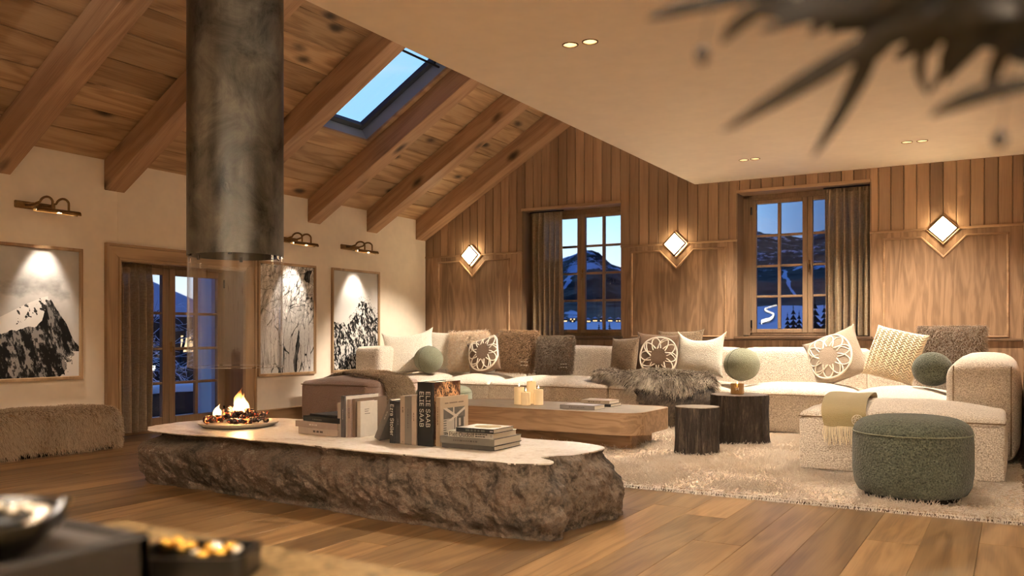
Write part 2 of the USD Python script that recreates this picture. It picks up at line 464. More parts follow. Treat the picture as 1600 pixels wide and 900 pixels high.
M['table'] = wood('oak_table', 'x', S(130, 102, 76), S(164, 132, 100), S(180, 148, 116), grain=2.6, rings=5, rough=.42, fibre=.6, tone=(.95, 1.0))
M['ledge'] = wood('dark_ledge', 'x', S(58, 42, 30), S(84, 62, 44), S(104, 80, 58), rings=3, tone=(.95, 1.0))
M['plaster'] = plain('warm_plaster', S(232, 219, 200), rough=.85, bump=.12, scale=7.0, vary=.05, spec=.2, detail=6.0)
M['ceiling'] = plain('ceiling_plaster', S(240, 227, 208), rough=.7, bump=.1, scale=5.0, vary=.04, spec=.25, detail=5.0)
M['outer'] = plain('outer_render', S(200, 200, 205), rough=.9)
M['paper'] = plain('paper', S(226, 214, 194), rough=.85, bump=.2, scale=220.0)
M['wax'] = mat('candle_wax', {"p": ("principled_bsdf", {"base_color": S(240, 222, 188), "roughness": .45, "emission_color": S(255, 200, 130), "emission_strength": .2})}, [], surface="p.BSDF")  # small emission stands in for candlelight inside the wax
M['brass'] = plain('aged_brass', S(126, 98, 62), rough=.38, metallic=1.0, bump=.1, scale=90, vary=.25)
M['black_metal'] = plain('black_metal', S(30, 27, 25), rough=.45, metallic=.6)
M['white_dish'] = plain('white_stone_dish', S(214, 206, 196), rough=.5, vary=.06, scale=40)
M['cream'] = boucle('cream_boucle', S(158, 140, 119), S(233, 221, 204))
M['mauve'] = boucle('mauve_weave', S(140, 117, 106), S(190, 165, 151), scale=170)
M['white_boucle'] = boucle('white_boucle', S(198, 186, 166), S(238, 230, 214), scale=120)
M['tweed'] = boucle('houndstooth_tweed', S(70, 55, 42), S(158, 136, 110), scale=110)
M['brown_cloth'] = boucle('brown_cloth', S(88, 68, 52), S(128, 104, 82), scale=190)
M['taupe_cloth'] = boucle('taupe_cloth', S(128, 112, 94), S(170, 152, 132), scale=190)
M['green_boucle'] = boucle('green_boucle', S(34, 36, 29), S(92, 95, 80), scale=95, sheen=.15)
M['green_ball'] = boucle('sage_boucle', S(92, 93, 74), S(142, 143, 120), scale=170, sheen=.15)
M['seam'] = plain('seam_cord', S(128, 106, 80), rough=.9)
M['knit'] = plain('woven_cream', S(222, 204, 172), rough=.8, vary=.08, scale=60, sheen=.2)
M['emblem'] = plain('cream_embroidery', S(232, 220, 200), rough=.85, bump=.3, scale=300)
M['khaki'] = boucle('khaki_wool', S(140, 122, 84), S(174, 156, 112), scale=260)
M['fringe'] = plain('fringe_yarn', S(238, 222, 190), rough=.9)
M['bark'] = None


def linen():
    n = {"g": ("geometry", {}), "mp": ("mapping", {"scale": (160, 160, 28)}), "mq": ("mapping", {"scale": (20, 20, 190)}), "n1": ("noise_texture", {"scale": 1.0, "detail": 2.0}), "n2": ("noise_texture", {"scale": 1.0, "detail": 2.0}),
         "a": ("math", {"math_type": "add"}), "r": ("rgb_ramp", {"ramp": [(.35, S(150, 128, 100)), (.65, S(208, 186, 154))]}), "h": ("math", {"math_type": "multiply", "value2": .5}),
         "p": ("principled_bsdf", {"roughness": .9, "specular_ior_level": .1}), "t": ("translucent_bsdf", {"color": S(150, 128, 100)}), "m1": ("mix_closure", {"fac": .3}),
         "x": ("transparent_bsdf", {"color": (1, 1, 1)}), "m2": ("mix_closure", {"fac": .13})}
    l = [("g.position", "mp.vector"), ("g.position", "mq.vector"), ("mp.vector", "n1.vector"), ("mq.vector", "n2.vector"), ("n1.fac", "a.value1"), ("n2.fac", "a.value2"), ("a.value", "h.value1"), ("h.value", "r.fac"),
         ("r.color", "p.base_color"), ("p.BSDF", "m1.closure1"), ("t.BSDF", "m1.closure2"), ("m1.closure", "m2.closure1"), ("x.BSDF", "m2.closure2")]
    return mat('linen', n, l, surface="m2.closure")


def pane(name, tint=(.96, .98, 1), ior=.03, rough=0.0, most=1.0):
    n = {"t": ("transparent_bsdf", {"color": tint}), "g": ("glossy_bsdf", {"color": (1, 1, 1), "roughness": rough}), "f": ("layer_weight", {"blend": .5}), "pw": ("math", {"math_type": "power", "value2": 4.0}), "ma": ("math", {"math_type": "multiply_add", "value2": .75, "value3": ior}), "mn": ("math", {"math_type": "minimum", "value2": most}), "m": ("mix_closure", {})}
    return mat(name, n, [("f.facing", "pw.value1"), ("pw.value", "ma.value1"), ("ma.value", "mn.value1"), ("mn.value", "m.fac"), ("t.BSDF", "m.closure1"), ("g.BSDF", "m.closure2")], surface="m.closure")


M['linen'] = linen()
M['pane'] = pane('window_glass', (.93, .95, .97), .025)
M['tube_glass'] = pane('tube_glass', (.985, .988, .99), .045, most=.5)


def print_mat():
    n = {"a": ("attribute", {"attribute": "ink"}), "p": ("principled_bsdf", {"roughness": .6, "specular_ior_level": .2})}
    return mat('print_ink', n, [("a.color", "p.base_color")], surface="p.BSDF")


M['print'] = print_mat()


def flue_mat():
    n = {"g": ("geometry", {}), "n1": ("noise_texture", {"scale": 3.0, "detail": 7.0, "roughness": .68, "distortion": .6}), "n2": ("noise_texture", {"scale": 130.0, "detail": 3.0, "roughness": .7}),
         "mp": ("mapping", {"scale": (8, 8, .8)}), "n3": ("noise_texture", {"scale": 1.5, "detail": 6.0, "roughness": .7}),
         "r": ("rgb_ramp", {"ramp": [(.3, S(56, 55, 53)), (.5, S(96, 94, 88)), (.72, S(142, 138, 129))]}),
         "rr": ("map_range", {"from_min": .35, "from_max": .65, "to_min": .30, "to_max": .5}), "mx": ("mix_float", {"fac": .15}), "ab": ("mix_float", {"fac": .6}),
         "b": ("bump", {"strength": .5, "distance": .004}), "p": ("principled_bsdf", {"metallic": 1.0, "specular_ior_level": .5})}
    l = [("g.position", "n1.vector"), ("g.position", "n2.vector"), ("g.position", "mp.vector"), ("mp.vector", "n3.vector"), ("n1.fac", "mx.a"), ("n3.fac", "mx.b"), ("mx.result", "r.fac"), ("r.color", "p.base_color"),
         ("n1.fac", "rr.value"), ("rr.result", "p.roughness"), ("n2.fac", "ab.a"), ("n1.fac", "ab.b"), ("ab.result", "b.height"), ("b.normal", "p.normal")]
    return mat('patinated_flue', n, l, surface="p.BSDF")


def rock_mat(name, ramp, scale=1.6, rough=.85, bump=.9, fine=45.0, zs=1.2):
    n = {"g": ("geometry", {}), "mp": ("mapping", {"scale": (1, 1, zs)}), "mq": ("mapping", {"scale": (1, 1, min(1.0, zs * 1.4))}), "n1": ("noise_texture", {"scale": scale, "detail": 9.0, "roughness": .68, "distortion": .9}), "n2": ("noise_texture", {"scale": fine, "detail": 6.0, "roughness": .72}),
         "v": ("voronoi_texture", {"scale": fine * .4, "detail": 3.0}), "x": ("mix_float", {"fac": .38}), "r": ("rgb_ramp", {"ramp": ramp}), "h": ("mix_float", {"fac": .5}),
         "b": ("bump", {"strength": bump, "distance": .02}), "p": ("principled_bsdf", {"roughness": rough, "specular_ior_level": .3})}
    l = [("g.position", "mp.vector"), ("mp.vector", "n1.vector"), ("g.position", "mq.vector"), ("mq.vector", "n2.vector"), ("mq.vector", "v.vector"), ("n1.fac", "x.a"), ("n2.fac", "x.b"), ("x.result", "r.fac"), ("r.color", "p.base_color"),
         ("n2.fac", "h.a"), ("v.distance", "h.b"), ("h.result", "b.height"), ("b.normal", "p.normal")]
    return mat(name, n, l, surface="p.BSDF")


M['flue'] = flue_mat()
M['rock'] = rock_mat('rough_stone', [(.36, S(36, 31, 27)), (.46, S(78, 67, 57)), (.53, S(112, 98, 84)), (.58, S(88, 68, 53)), (.68, S(160, 148, 134))])
M['stone_top'] = rock_mat('honed_stone', [(.32, S(140, 104, 72)), (.42, S(200, 186, 166)), (.53, S(224, 216, 203)), (.60, S(206, 192, 172)), (.70, S(160, 132, 102))], scale=1.3, rough=.38, bump=.04, fine=30)
M['slate'] = rock_mat('grey_slate', [(.3, S(146, 136, 120)), (.6, S(176, 164, 146))], scale=3, rough=.5, bump=.05)
M['granite'] = rock_mat('speckled_granite', [(.4, S(34, 27, 18)), (.48, S(112, 90, 58)), (.56, S(150, 126, 88)), (.64, S(72, 58, 38))], scale=60, rough=.3, bump=.03, fine=130)
M['bark'] = rock_mat('dark_bark', [(.35, S(20, 16, 13)), (.52, S(58, 48, 40)), (.7, S(112, 98, 84))], scale=14, rough=.9, bump=1.0, fine=75, zs=.16)
M['stump_top'] = wood('stump_top', 'x', S(96, 84, 70), S(124, 112, 96), S(150, 136, 118), rings=9, rough=.55)
M['dark_stump_top'] = wood('dark_stump_top', 'x', S(62, 50, 42), S(84, 70, 60), S(104, 90, 78), rings=9, rough=.4)
M['rug'] = plain('rug_backing', S(206, 184, 158), rough=.95)
M['rug_edge'] = plain('rug_binding', S(92, 74, 54), rough=.95)
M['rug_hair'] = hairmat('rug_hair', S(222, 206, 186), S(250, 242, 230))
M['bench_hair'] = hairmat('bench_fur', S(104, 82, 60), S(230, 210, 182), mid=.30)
M['throw_hair'] = hairmat('throw_fur', S(50, 40, 31), S(232, 216, 190), patch=9.0, dark=S(92, 76, 60), mid=.40)
M['throw_shaded_hair'] = hairmat('throw_fur_shaded', S(32, 25, 20), S(150, 130, 106), patch=12.0, dark=S(44, 35, 27), mid=.55)  # shade of the hanging part is put into this darker hair colour
M['throw2_hair'] = hairmat('throw_fur_brown', S(78, 62, 46), S(176, 150, 118))
M['sheep_hair'] = hairmat('sheepskin_curls', S(212, 180, 140), S(252, 244, 228), patch=26.0, dark=S(226, 198, 160), mid=.2)
M['brown_hair'] = hairmat('brown_fur', S(92, 66, 44), S(186, 150, 112))
M['dark_hair'] = hairmat('dark_fur', S(62, 50, 40), S(138, 120, 100))
M['grey_hair'] = hairmat('grey_fur', S(84, 72, 60), S(166, 148, 128))
M['leaf'] = plain('dark_leaf', S(26, 21, 16), rough=.6)
M['black_ceramic'] = plain('black_ceramic', S(18, 15, 13), rough=.3)
M['dark_wood'] = wood('dark_tray', 'x', S(20, 15, 11), S(34, 26, 19), S(46, 36, 27), rings=3)
M['gold'] = plain('gold_foil', S(214, 170, 84), rough=.12, metallic=1.0)
M['silver'] = plain('silver_foil', S(232, 226, 214), rough=.1, metallic=1.0)
M['amber'] = mat('amber_glass', {"p": ("principled_bsdf", {"base_color": S(150, 112, 66), "roughness": .15, "transmission_weight": .6, "emission_color": S(255, 190, 110), "emission_strength": .04})}, [], surface="p.BSDF")  # slight emission stands in for candle glow in the glass
M['flame'] = None
M['bulb_glow'] = emit('bulb_glow', (1, .80, .55), 3.0)
M['lamp_glow'] = emit('lamp_glow', (1, .80, .52), 14.0)
M['wick'] = plain('wick', S(40, 30, 24))
M['candle_flame'] = emit('candle_flame', (1, .72, .36), 12.0)

# ================================================================== the setting
XL, YB, XR, YF = -8.084, 11.06, 3.2, -2.6      # left wall, back wall, far right wall, wall behind the camera
SLOPE, EAVE = .589, 2.91                       # roof plane: z = EAVE + SLOPE (x - XL)
CX, CZ, RIDGE = -3.665, 3.11, -2.9             # edge and height of the flat ceiling; where the slope ends
ANG = math.atan(SLOPE)


def roof_z(x):
    return EAVE + SLOPE * (x - XL)


# ---- floor of oak boards running away from the camera
fl = thing('floor', 'wide oak floorboards of mixed tone running towards the panelled wall', kind='structure')
part(fl, 'subfloor', cbox(XL - .6, XR, YF, YB, -.12, -.022, .001), M['ledge'], tone=.2)
rest = []
edges = np.arange(-.16 - 30 * .266, 1.5, .266)
edges = np.concatenate([[XL - .5], edges[edges > XL + .02], [1.6]])
frng = np.random.default_rng(5)
for i in range(len(edges) - 1):
    y = 1.1 - frng.random() * 2.2
    while y < YB:
        L = frng.uniform(1.9, 2.9)
        y1 = min(y + L, YB)
        if y1 - y > .05 and y1 > 1.1:
            b = cbox(edges[i] + .0006, edges[i + 1] - .0006, max(y, YF), y1 - .001, -.022, 0, .0016)
            if edges[i] > .75:
                rest.append(b)
            else:
                part(fl, 'floorboard', b, M['floor'], False, tone=frng.random() ** 1.2)
        y = y1
rest += [cbox(a, a + .265, YF, 1.1, -.022, 0, .0016) for a in np.arange(XL - .1, 1.4, .266)] + [cbox(a, a + .265, YF, YB, -.022, 0, .0016) for a in np.arange(1.6, XR, .266)]
part(fl, 'floorboard', join(*rest), M['floor'], False, kind='stuff')

# ---- left wall: warm plaster with the opening of the balcony door
DY0, DY1, DZ = 5.66, 7.33, 1.905
wl = thing('wall_left', 'warm plastered left wall under the roof slope', kind='structure')
part(wl, 'plaster', join(cbox(XL - .5, XL, YF, DY0 - .03, 0, 3.0, .004), cbox(XL - .5, XL, DY1 + .03, YB, 0, 3.0, .004), cbox(XL - .5, XL, DY0 - .03, DY1 + .03, DZ + .03, 3.0, .004)), M['plaster'], False)
part(wl, 'outer_skin', join(cbox(XL - .58, XL - .5, YF, DY0, -.3, 3.0), cbox(XL - .58, XL - .5, DY1, YB + .4, -.3, 3.0), cbox(XL - .58, XL - .5, DY0, DY1, DZ, 3.0)), M['outer'], False)
bb = thing('baseboard_left', 'oak baseboard along the plastered wall', kind='structure')
for a, b in ((YF, DY0 - .19), (DY1 + .17, 11.06)):
    part(bb, 'baseboard', join(cbox(XL, XL + .018, a, b, 0, .15, .003), cbox(XL, XL + .026, a, b, .15, .172, .006)), M['joinery_y'], False)

# ---- back wall: vertical boards above, veneered panels with mouldings below
W1 = (-6.312, -4.73); W2 = (-3.098, -1.497)     # window openings
WZ0, WZ1, RAIL = 1.085, 2.945, 2.335
wb = thing('wall_back', 'oak panelled back wall with vertical boards above moulded panels', kind='structure')
segs = [(XL - .3, W1[0] - .03), (W1[1] + .03, W2[0] - .03), (W2[1] + .03, 3.2)]
back = [cbox(a, b, 11.085, 11.50, 0, 3.3, .002) for a, b in segs] + [cbox(a - .03, b + .03, 11.085, 11.50, 0, WZ0 - .02, .002) for a, b in (W1, W2)] + [cbox(a - .03, b + .03, 11.085, 11.50, WZ1 + .03, 3.3, .002) for a, b in (W1, W2)]
back.append(slab([(XL + .2, 3.08), (RIDGE + .2, 3.08), (RIDGE + .2, roof_z(RIDGE + .2) + .1), (XL + .2, roof_z(XL + .2) + .1)], 11.50, 11.085, c=.001))
part(wb, 'backing', join(*back), M['window'], False)
px = .139
xs = np.arange(-.1514 - 60 * px, .3, px)
brng = np.random.default_rng(8)
for x in xs:
    a, b = max(x + .003, XL), min(x + px - .003, .09)
    if b - a < .02:
        continue
    zt = lambda q: min(roof_z(q) - .02, 3.13 if q > CX + .4 else 9)
    cuts = [a] + [e for w in (W1, W2) for e in w if a + .01 < e < b - .01] + [b]
    tone, front = brng.random(), 11.06 + .005 * brng.random()
    for a, b in zip(cuts[:-1], cuts[1:]):
        lo = WZ1 + .035 if any(w[0] < (a + b) / 2 < w[1] for w in (W1, W2)) else RAIL
        if zt(a) - lo < .03 or b - a < .012:
            continue
        part(wb, 'plank', slab([(a, lo), (b, lo), (b, zt(b)), (a, zt(a))], 11.085, front, c=min(.006, (b - a) * .3)), M['plank'], False, tone=tone)
for k, (a, b) in enumerate(((XL, W1[0]), (W1[1], W2[0]), (W2[1], .09))):
    part(wb, 'panel', cbox(a, b, 11.066, 11.085, 1.04, RAIL, .002), M['veneer'], False, tone=.3 * k)
    rail = [(-.0, 0), (-.028, 0), (-.028, .012), (-.018, .022), (-.004, .022), (0, .016)]
    part(wb, 'dado_rail', sweep([(a, 11.066, RAIL + .014), (b, 11.066, RAIL + .014)], [(s, o) for s, o in rail], (0, -1, 0)), M['trim'], False)
bead = [(-.014, 0), (-.014, .006), (-.006, .016), (.004, .018), (.012, .008), (.014, 0)]
SCONCES = (-7.198, -3.921, -.705)
for (a, b), s in zip(((-7.836, -6.545), (-4.567, -3.258), (-1.341, -.058)), SCONCES):
    P = [(a, 1.085), (a, 2.245), (s - .236, 2.245), (s, 2.005), (s + .236, 2.245), (b, 2.245), (b, 1.085)]
    part(wb, 'moulding', sweep([(x, 11.066, z) for x, z in P][::-1], bead, (0, -1, 0), closed=True), M['trim'], 40)
part(wb, 'ledge', cbox(XL, .09, 11.0, 11.085, 1.035, 1.062, .006), M['ledge'], False)
part(wb, 'ledge', join(cbox(W1[0] - .03, W1[1] + .03, 10.985, 11.36, 1.055, 1.088, .005)), M['ledge'], False)
part(wb, 'ledge', join(cbox(W2[0] - .03, W2[1] + .03, 10.985, 11.36, 1.055, 1.088, .005)), M['ledge'], False)
part(wb, 'lower_panel', cbox(XL, .09, 11.05, 11.085, .0, 1.036, .002), M['veneer'], False, tone=.6)

# ---- right wall, front wall and the ridge wall above the flat ceiling
wr = thing('wall_right', 'right end of the room beside the sofa', kind='structure')
part(wr, 'pier', cbox(.092, .45, 8.0, YB, 0, 3.12, .006), M['plank'], False, tone=.7)
part(wr, 'plaster', join(cbox(.45, XR, 8.0, 8.2, 0, 3.12), cbox(XR, XR + .2, YF, 8.2, 0, 3.12)), M['plaster'], False)
wf = thing('wall_front', 'plastered wall behind the viewer', kind='structure')
part(wf, 'plaster', join(cbox(XL - .5, XR + .2, YF - .2, YF, 0, 3.15), slab([(XL - .3, 2.7), (RIDGE + .2, 2.7), (RIDGE + .2, roof_z(RIDGE + .2) + .1), (XL - .3, roof_z(XL - .3) + .1)], YF - .2, YF, c=.001)), M['plaster'], False)
wu = thing('wall_ridge', 'plastered wall above the edge of the flat ceiling', kind='structure')
part(wu, 'plaster', cbox(RIDGE, RIDGE + .15, YF, 11.2, 3.2, roof_z(RIDGE) + .15), M['plaster'], False)

# ---- flat ceiling with holes for the recessed lamps
DOWN = [(-2.648, 5.31), (-2.502, 5.321), (-2.673, 9.804), (-2.541, 9.80), (-.961, 9.754), (-.818, 9.77)]
DOWN_OUT = [(-2.60, .9), (-2.45, .9), (-.96, .9), (-.82, .9), (-.96, 5.31), (-.82, 5.31), (1.2, 2.6), (1.2, 5.31)]
hole = m3d.Manifold.cylinder(.3, .048, .048, 32)
cm = m3d.Manifold.cube([XR - CX, YB + .03 - YF, .12]).translate([CX, YF, CZ])
for x, y in DOWN + DOWN_OUT:
    cm -= hole.translate([x, y, CZ - .1])
ce = thing('ceiling', 'flat warm plastered ceiling with a sharp edge against the roof slope', kind='structure')
part(ce, 'plaster', cm, M['ceiling'], False)

# ---- boarded roof slope and its rafters
BEAM_Y = [2.10, 3.17, 4.29, 5.478, 6.951, 8.424, 9.622, 10.80]
BW, BD = .235, .31
SKY_X, SKY_Y = (-7.02, -5.70), (7.47, 8.36)
ro = thing('ceiling_slope', 'sloping ceiling of knotty oak boards between the rafters', kind='structure')


def on_roof(m):
    """From the slope's own frame (u up the slope, v along the house, n into the room's outside) to the place."""
    T = frame_matrix([math.cos(ANG), 0, math.sin(ANG)], [0, 1, 0], [-math.sin(ANG), 0, math.cos(ANG)], [XL, 0, EAVE])
    return placed(m, T)


rows = [-.06, .32, .645, .96, 1.243, 1.305, 1.63, 1.955, 2.27, 2.59, 2.767, 3.06, 3.38, 3.70, 4.02, 4.34, 4.66, 5.0, 5.35, 5.7, 6.02]
u_of = lambda x: (x - XL) / math.cos(ANG)
us0, us1 = u_of(SKY_X[0]), u_of(SKY_X[1])
bays = [(YF, 2.10)] + [(BEAM_Y[i] + BW, BEAM_Y[i + 1]) for i in range(len(BEAM_Y) - 1)]
rrng = np.random.default_rng(21)
for bi, (a, b) in enumerate(bays):
    r = [q for q in rows if abs(q - 1.243) > .01 and abs(q - 2.767) > .01]
    has = a < SKY_Y[0] < b
    if has:
        r = [q for q in r if not us0 - .1 < q < us1 + .1 or False]
        r = sorted(r + [us0, us1] + [q for q in (1.63, 1.955, 2.27, 2.48) if us0 < q < us1])
    for u0, u1 in zip(r[:-1], r[1:]):
        spans = [(a - .03, b + .03)]
        if has and u0 >= us0 - .001 and u1 <= us1 + .001:
            spans = [(a - .03, SKY_Y[0]), (SKY_Y[1], b + .03)]
        for s0, s1 in spans:
            part(ro, 'plank', on_roof(cbox(u0 + .0022, u1 - .0022, s0, s1, 0, .022, .006)), M['roof'], False, tone=rrng.random())
deck = m3d.Manifold.cube([6.2, YB + .5 - YF, .14]).translate([-.3, YF, .024]) - m3d.Manifold.cube([us1 - us0, SKY_Y[1] - SKY_Y[0], 1]).translate([us0, SKY_Y[0], -.3])
part(ro, 'roof_deck', on_roof(join(deck)), M['outer'], False)
for i, y in enumerate(BEAM_Y):
    P = [(XL - .05, roof_z(XL - .05)), (XL - .05, roof_z(XL - .05) - BD), (RIDGE, roof_z(RIDGE) - BD), (RIDGE, roof_z(RIDGE))]
    w = BW if i < 7 else .262
    m = trimesh.util.concatenate([slab(P, y + .02, y, c=.006), slab(P, y + .02, y + w, c=.006)])
    lab = ['thick oak rafter outside the left of the picture', 'thick oak rafter beyond the upper left corner', 'thick oak rafter nearest the viewer at the upper left',
           'thick oak rafter second from the left, running behind the metal flue', 'thick oak rafter just left of the skylight', 'thick oak rafter tinted blue just right of the skylight',
           'thick oak rafter between the skylight rafter and the panelled wall', 'oak rafter lying against the panelled back wall'][i]
    single('ceiling_beam', m, M['beam'], lab, 'beam', False, tone=.1 + .11 * i, group='oak rafters under the roof slope')

# ---- skylight
sk = thing('window_3', 'roof window between two rafters with a dark sash and a handle bar', kind='structure')
lin, sash, cas = [], [], []


def ring(u0, u1, v0, v1, w, n0, n1, c=.004):
    return [cbox(u0, u1, v0, v0 + w, n0, n1, c), cbox(u0, u1, v1 - w, v1, n0, n1, c), cbox(u0, u0 + w, v0 + w, v1 - w, n0, n1, c), cbox(u1 - w, u1, v0 + w, v1 - w, n0, n1, c)]


part(sk, 'casing', on_roof(join(*ring(us0 - .045, us1 + .045, SKY_Y[0] - .045, SKY_Y[1] + .045, .075, -.02, .012))), M['joinery_y'], False)
part(sk, 'lining', on_roof(join(*ring(us0, us1, SKY_Y[0], SKY_Y[1], .022, .012, .22))), plain('skylight_lining', S(140, 156, 180), rough=.5), False)  # blue sky light is put into the lining colour
part(sk, 'sash', on_roof(join(*ring(us0 + .022, us1 - .022, SKY_Y[0] + .022, SKY_Y[1] - .022, .075, .15, .215, .006))), plain('skylight_sash', S(58, 66, 78), rough=.4), False)
part(sk, 'pane', on_roof(cbox(us0 + .09, us1 - .09, SKY_Y[0] + .09, SKY_Y[1] - .09, .19, .2, .001)), M['pane'], False)
part(sk, 'outer_frame', on_roof(join(*ring(us0 - .05, us1 + .05, SKY_Y[0] - .05, SKY_Y[1] + .05, .06, .17, .24))), M['black_metal'], False)
part(sk, 'handle_bar', on_roof(join(tube([(us1 - .17, SKY_Y[0] + .06, .055), (us1 - .17, SKY_Y[1] - .06, .055)], .013), *[tube([(us1 - .17, v, .055), (us1 - .10, v, .16)], .01) for v in (SKY_Y[0] + .14, SKY_Y[1] - .14)])), M['black_metal'])


# ---- casement windows and the balcony door
def casement(root, W, z0, z1, rows, zsplit, frame=.05, post=.055, bar=.02, sill=.05, depth=.07, handle_side=1):
    """Local frame: x along the wall, -y into the room, the outer frame W wide about x = 0; two leaves of two columns."""
    h = W / 2
    part(root, 'frame', join(cbox(-h, -h + frame * .5, -.01, depth, z0, z1), cbox(h - frame * .5, h, -.01, depth, z0, z1), cbox(-h, h, -.01, depth, z1 - frame * .5, z1), cbox(-h, h, -.01, depth, z0, z0 + frame * .5)), M['window'], False, tone=.3)
    for s in (-1, 1):
        leaf = thing('leaf', parent=root)
        x0, x1 = (-h + frame * .4, -.002) if s < 0 else (.002, h - frame * .4)
        a, b = z0 + frame * .4, z1 - frame * .4
        st = frame
        part(leaf, 'stile', join(cbox(x0, x0 + st, -.022, .04, a, b, .006), cbox(x1 - st, x1, -.022, .04, a, b, .006)), M['window'], False, tone=.4)
        part(leaf, 'rail', join(cbox(x0 + st, x1 - st, -.022, .04, a, zsplit[0], .006), cbox(x0 + st, x1 - st, -.022, .04, zsplit[-1], b, .006)), M['window'], False, tone=.5)
        gx0, gx1 = x0 + st, x1 - st
        mid = (gx0 + gx1) / 2
        part(leaf, 'glazing_bar', cbox(mid - bar, mid + bar, -.014, .035, zsplit[0], zsplit[-1], .006), M['window'], False, tone=.6)
        for z in zsplit[1:-1]:
            part(leaf, 'glazing_bar', cbox(gx0, gx1, -.013, .034, z - bar * .8, z + bar * .8, .006), M['window'], False, tone=.7)
        for c0, c1 in ((gx0, mid - bar), (mid + bar, gx1)):
            for k in range(len(zsplit) - 1):
                e0 = 0 if k == 0 else bar * .8; e1 = 0 if k == len(zsplit) - 2 else bar * .8
                part(leaf, 'pane', cbox(c0, c1, .008, .014, zsplit[k] + e0, zsplit[k + 1] - e1, .0005), M['pane'], False)
        xo = x0 if s < 0 else x1
        for z in (a + .12, b - .14):
            part(root, 'hinge', tube([(xo - s * -.0, -.03, z - .05), (xo, -.03, z + .05)], .011), M['black_metal'])
    part(root, 'handle', join(cbox(.012, .036, -.034, -.022, (z0 + z1) / 2 - .06, (z0 + z1) / 2 + .06, .004), tube([(.024, -.03, (z0 + z1) / 2), (.024, -.07, (z0 + z1) / 2), (.024, -.075, (z0 + z1) / 2 - .1)], .008)), M['brass'])


def reveal(root, a, b, z0, z1, y0, y1):
    part(root, 'reveal', join(cbox(a - .02, a, y0, y1, z0, z1, .003), cbox(b, b + .02, y0, y1, z0, z1, .003)), M['window'], False, tone=.2)
    part(root, 'reveal', cbox(a, b, y0, y1, z1, z1 + .03, .003), M['trim'], False, tone=.2)
    part(root, 'drip_board', cbox(a - .01, b + .01, 11.04, 11.066, z1, z1 + .036, .003), M['trim'], False, tone=.5)


WY = 11.35
for name, (a, b), cx, W, lab in (('window_1', W1, -5.472, 1.46, 'left oak window looking on a snowy peak, linen curtain at its left'), ('window_2', W2, -2.273, 1.474, 'right oak window looking on a snowy ridge, linen curtain at its right')):
    w = thing(name, lab, kind='structure')
    leafs = thing('casement', parent=w, loc=(cx, WY, 0))
    reveal(w, a, b, WZ0, WZ1, 11.062, 11.45)
    casement(leafs, W, 1.105, 2.90, 4, [1.185, 1.608, 2.006, 2.405, 2.822], frame=.062, post=.05)
    fill = [cbox(a - .02, cx - W / 2, WY, WY + .06, 1.085, 2.945), cbox(cx + W / 2, b + .02, WY, WY + .06, 1.085, 2.945), cbox(a, b, WY, WY + .06, 2.90, 2.945), cbox(a, b, WY, WY + .06, 1.085, 1.105)]
    part(w, 'reveal', join(*fill), M['window'], False, tone=.3)

d = thing('door_1', 'glazed oak balcony door in a deep recess of the plastered wall', kind='structure')
part(d, 'reveal', join(cbox(XL - .5, XL + .0, DY1, DY1 + .02, 0, DZ, .003), cbox(XL - .5, XL, DY0 - .02, DY0, 0, DZ, .003)), M['window'], False, tone=.25)
part(d, 'reveal', cbox(XL - .5, XL, DY0, DY1, DZ, DZ + .02, .003), M['joinery_y'], False, tone=.2)
part(d, 'threshold', cbox(XL - .5, XL - .30, DY0, DY1, 0, .03, .004), M['joinery_y'], False, tone=.1)
lv = thing('casement', parent=d, loc=(-8.42, (DY0 + DY1) / 2 + .012, 0), rz=90)
casement(lv, 1.64, .03, 1.904, 4, [.165, .55, .947, 1.354, 1.79], frame=.085, bar=.02)
ar = thing('trim_1', 'moulded oak architrave around the balcony door', kind='structure')
o0, o1, oz = 5.478, 7.495, 2.055
arch = [(-.0, 0), (0, .05), (-.022, .05), (-.03, .03), (-.14, .026), (-.148, .038), (-.17, .038), (-.182, .012), (-.182, 0)]
for nm, Pth, mm in (('architrave', [(XL, o0, 0), (XL, o0, oz), (XL, o1, oz), (XL, o1, 0)], M['joinery']),):
    # three mitred runs, each its own piece
    Q = np.array(Pth)
    full = sweep(Q, [(s, o) for s, o in arch], (1, 0, 0))
    n = len(arch)
    for i in range(3):
        v = np.array(full.vertices[i * n:(i + 2) * n])
        f = [[j, n + j, n + (j + 1) % n] for j in range(n)] + [[j, n + (j + 1) % n, (j + 1) % n] for j in range(n)] + [[0, j + 1, j] for j in range(1, n - 1)] + [[n, n + j, n + j + 1] for j in range(1, n - 1)]
        m = tm(v, f); m.fix_normals()
        part(ar, nm, m, M['joinery_y'] if i == 1 else M['joinery'], False, tone=.3 + .2 * i)


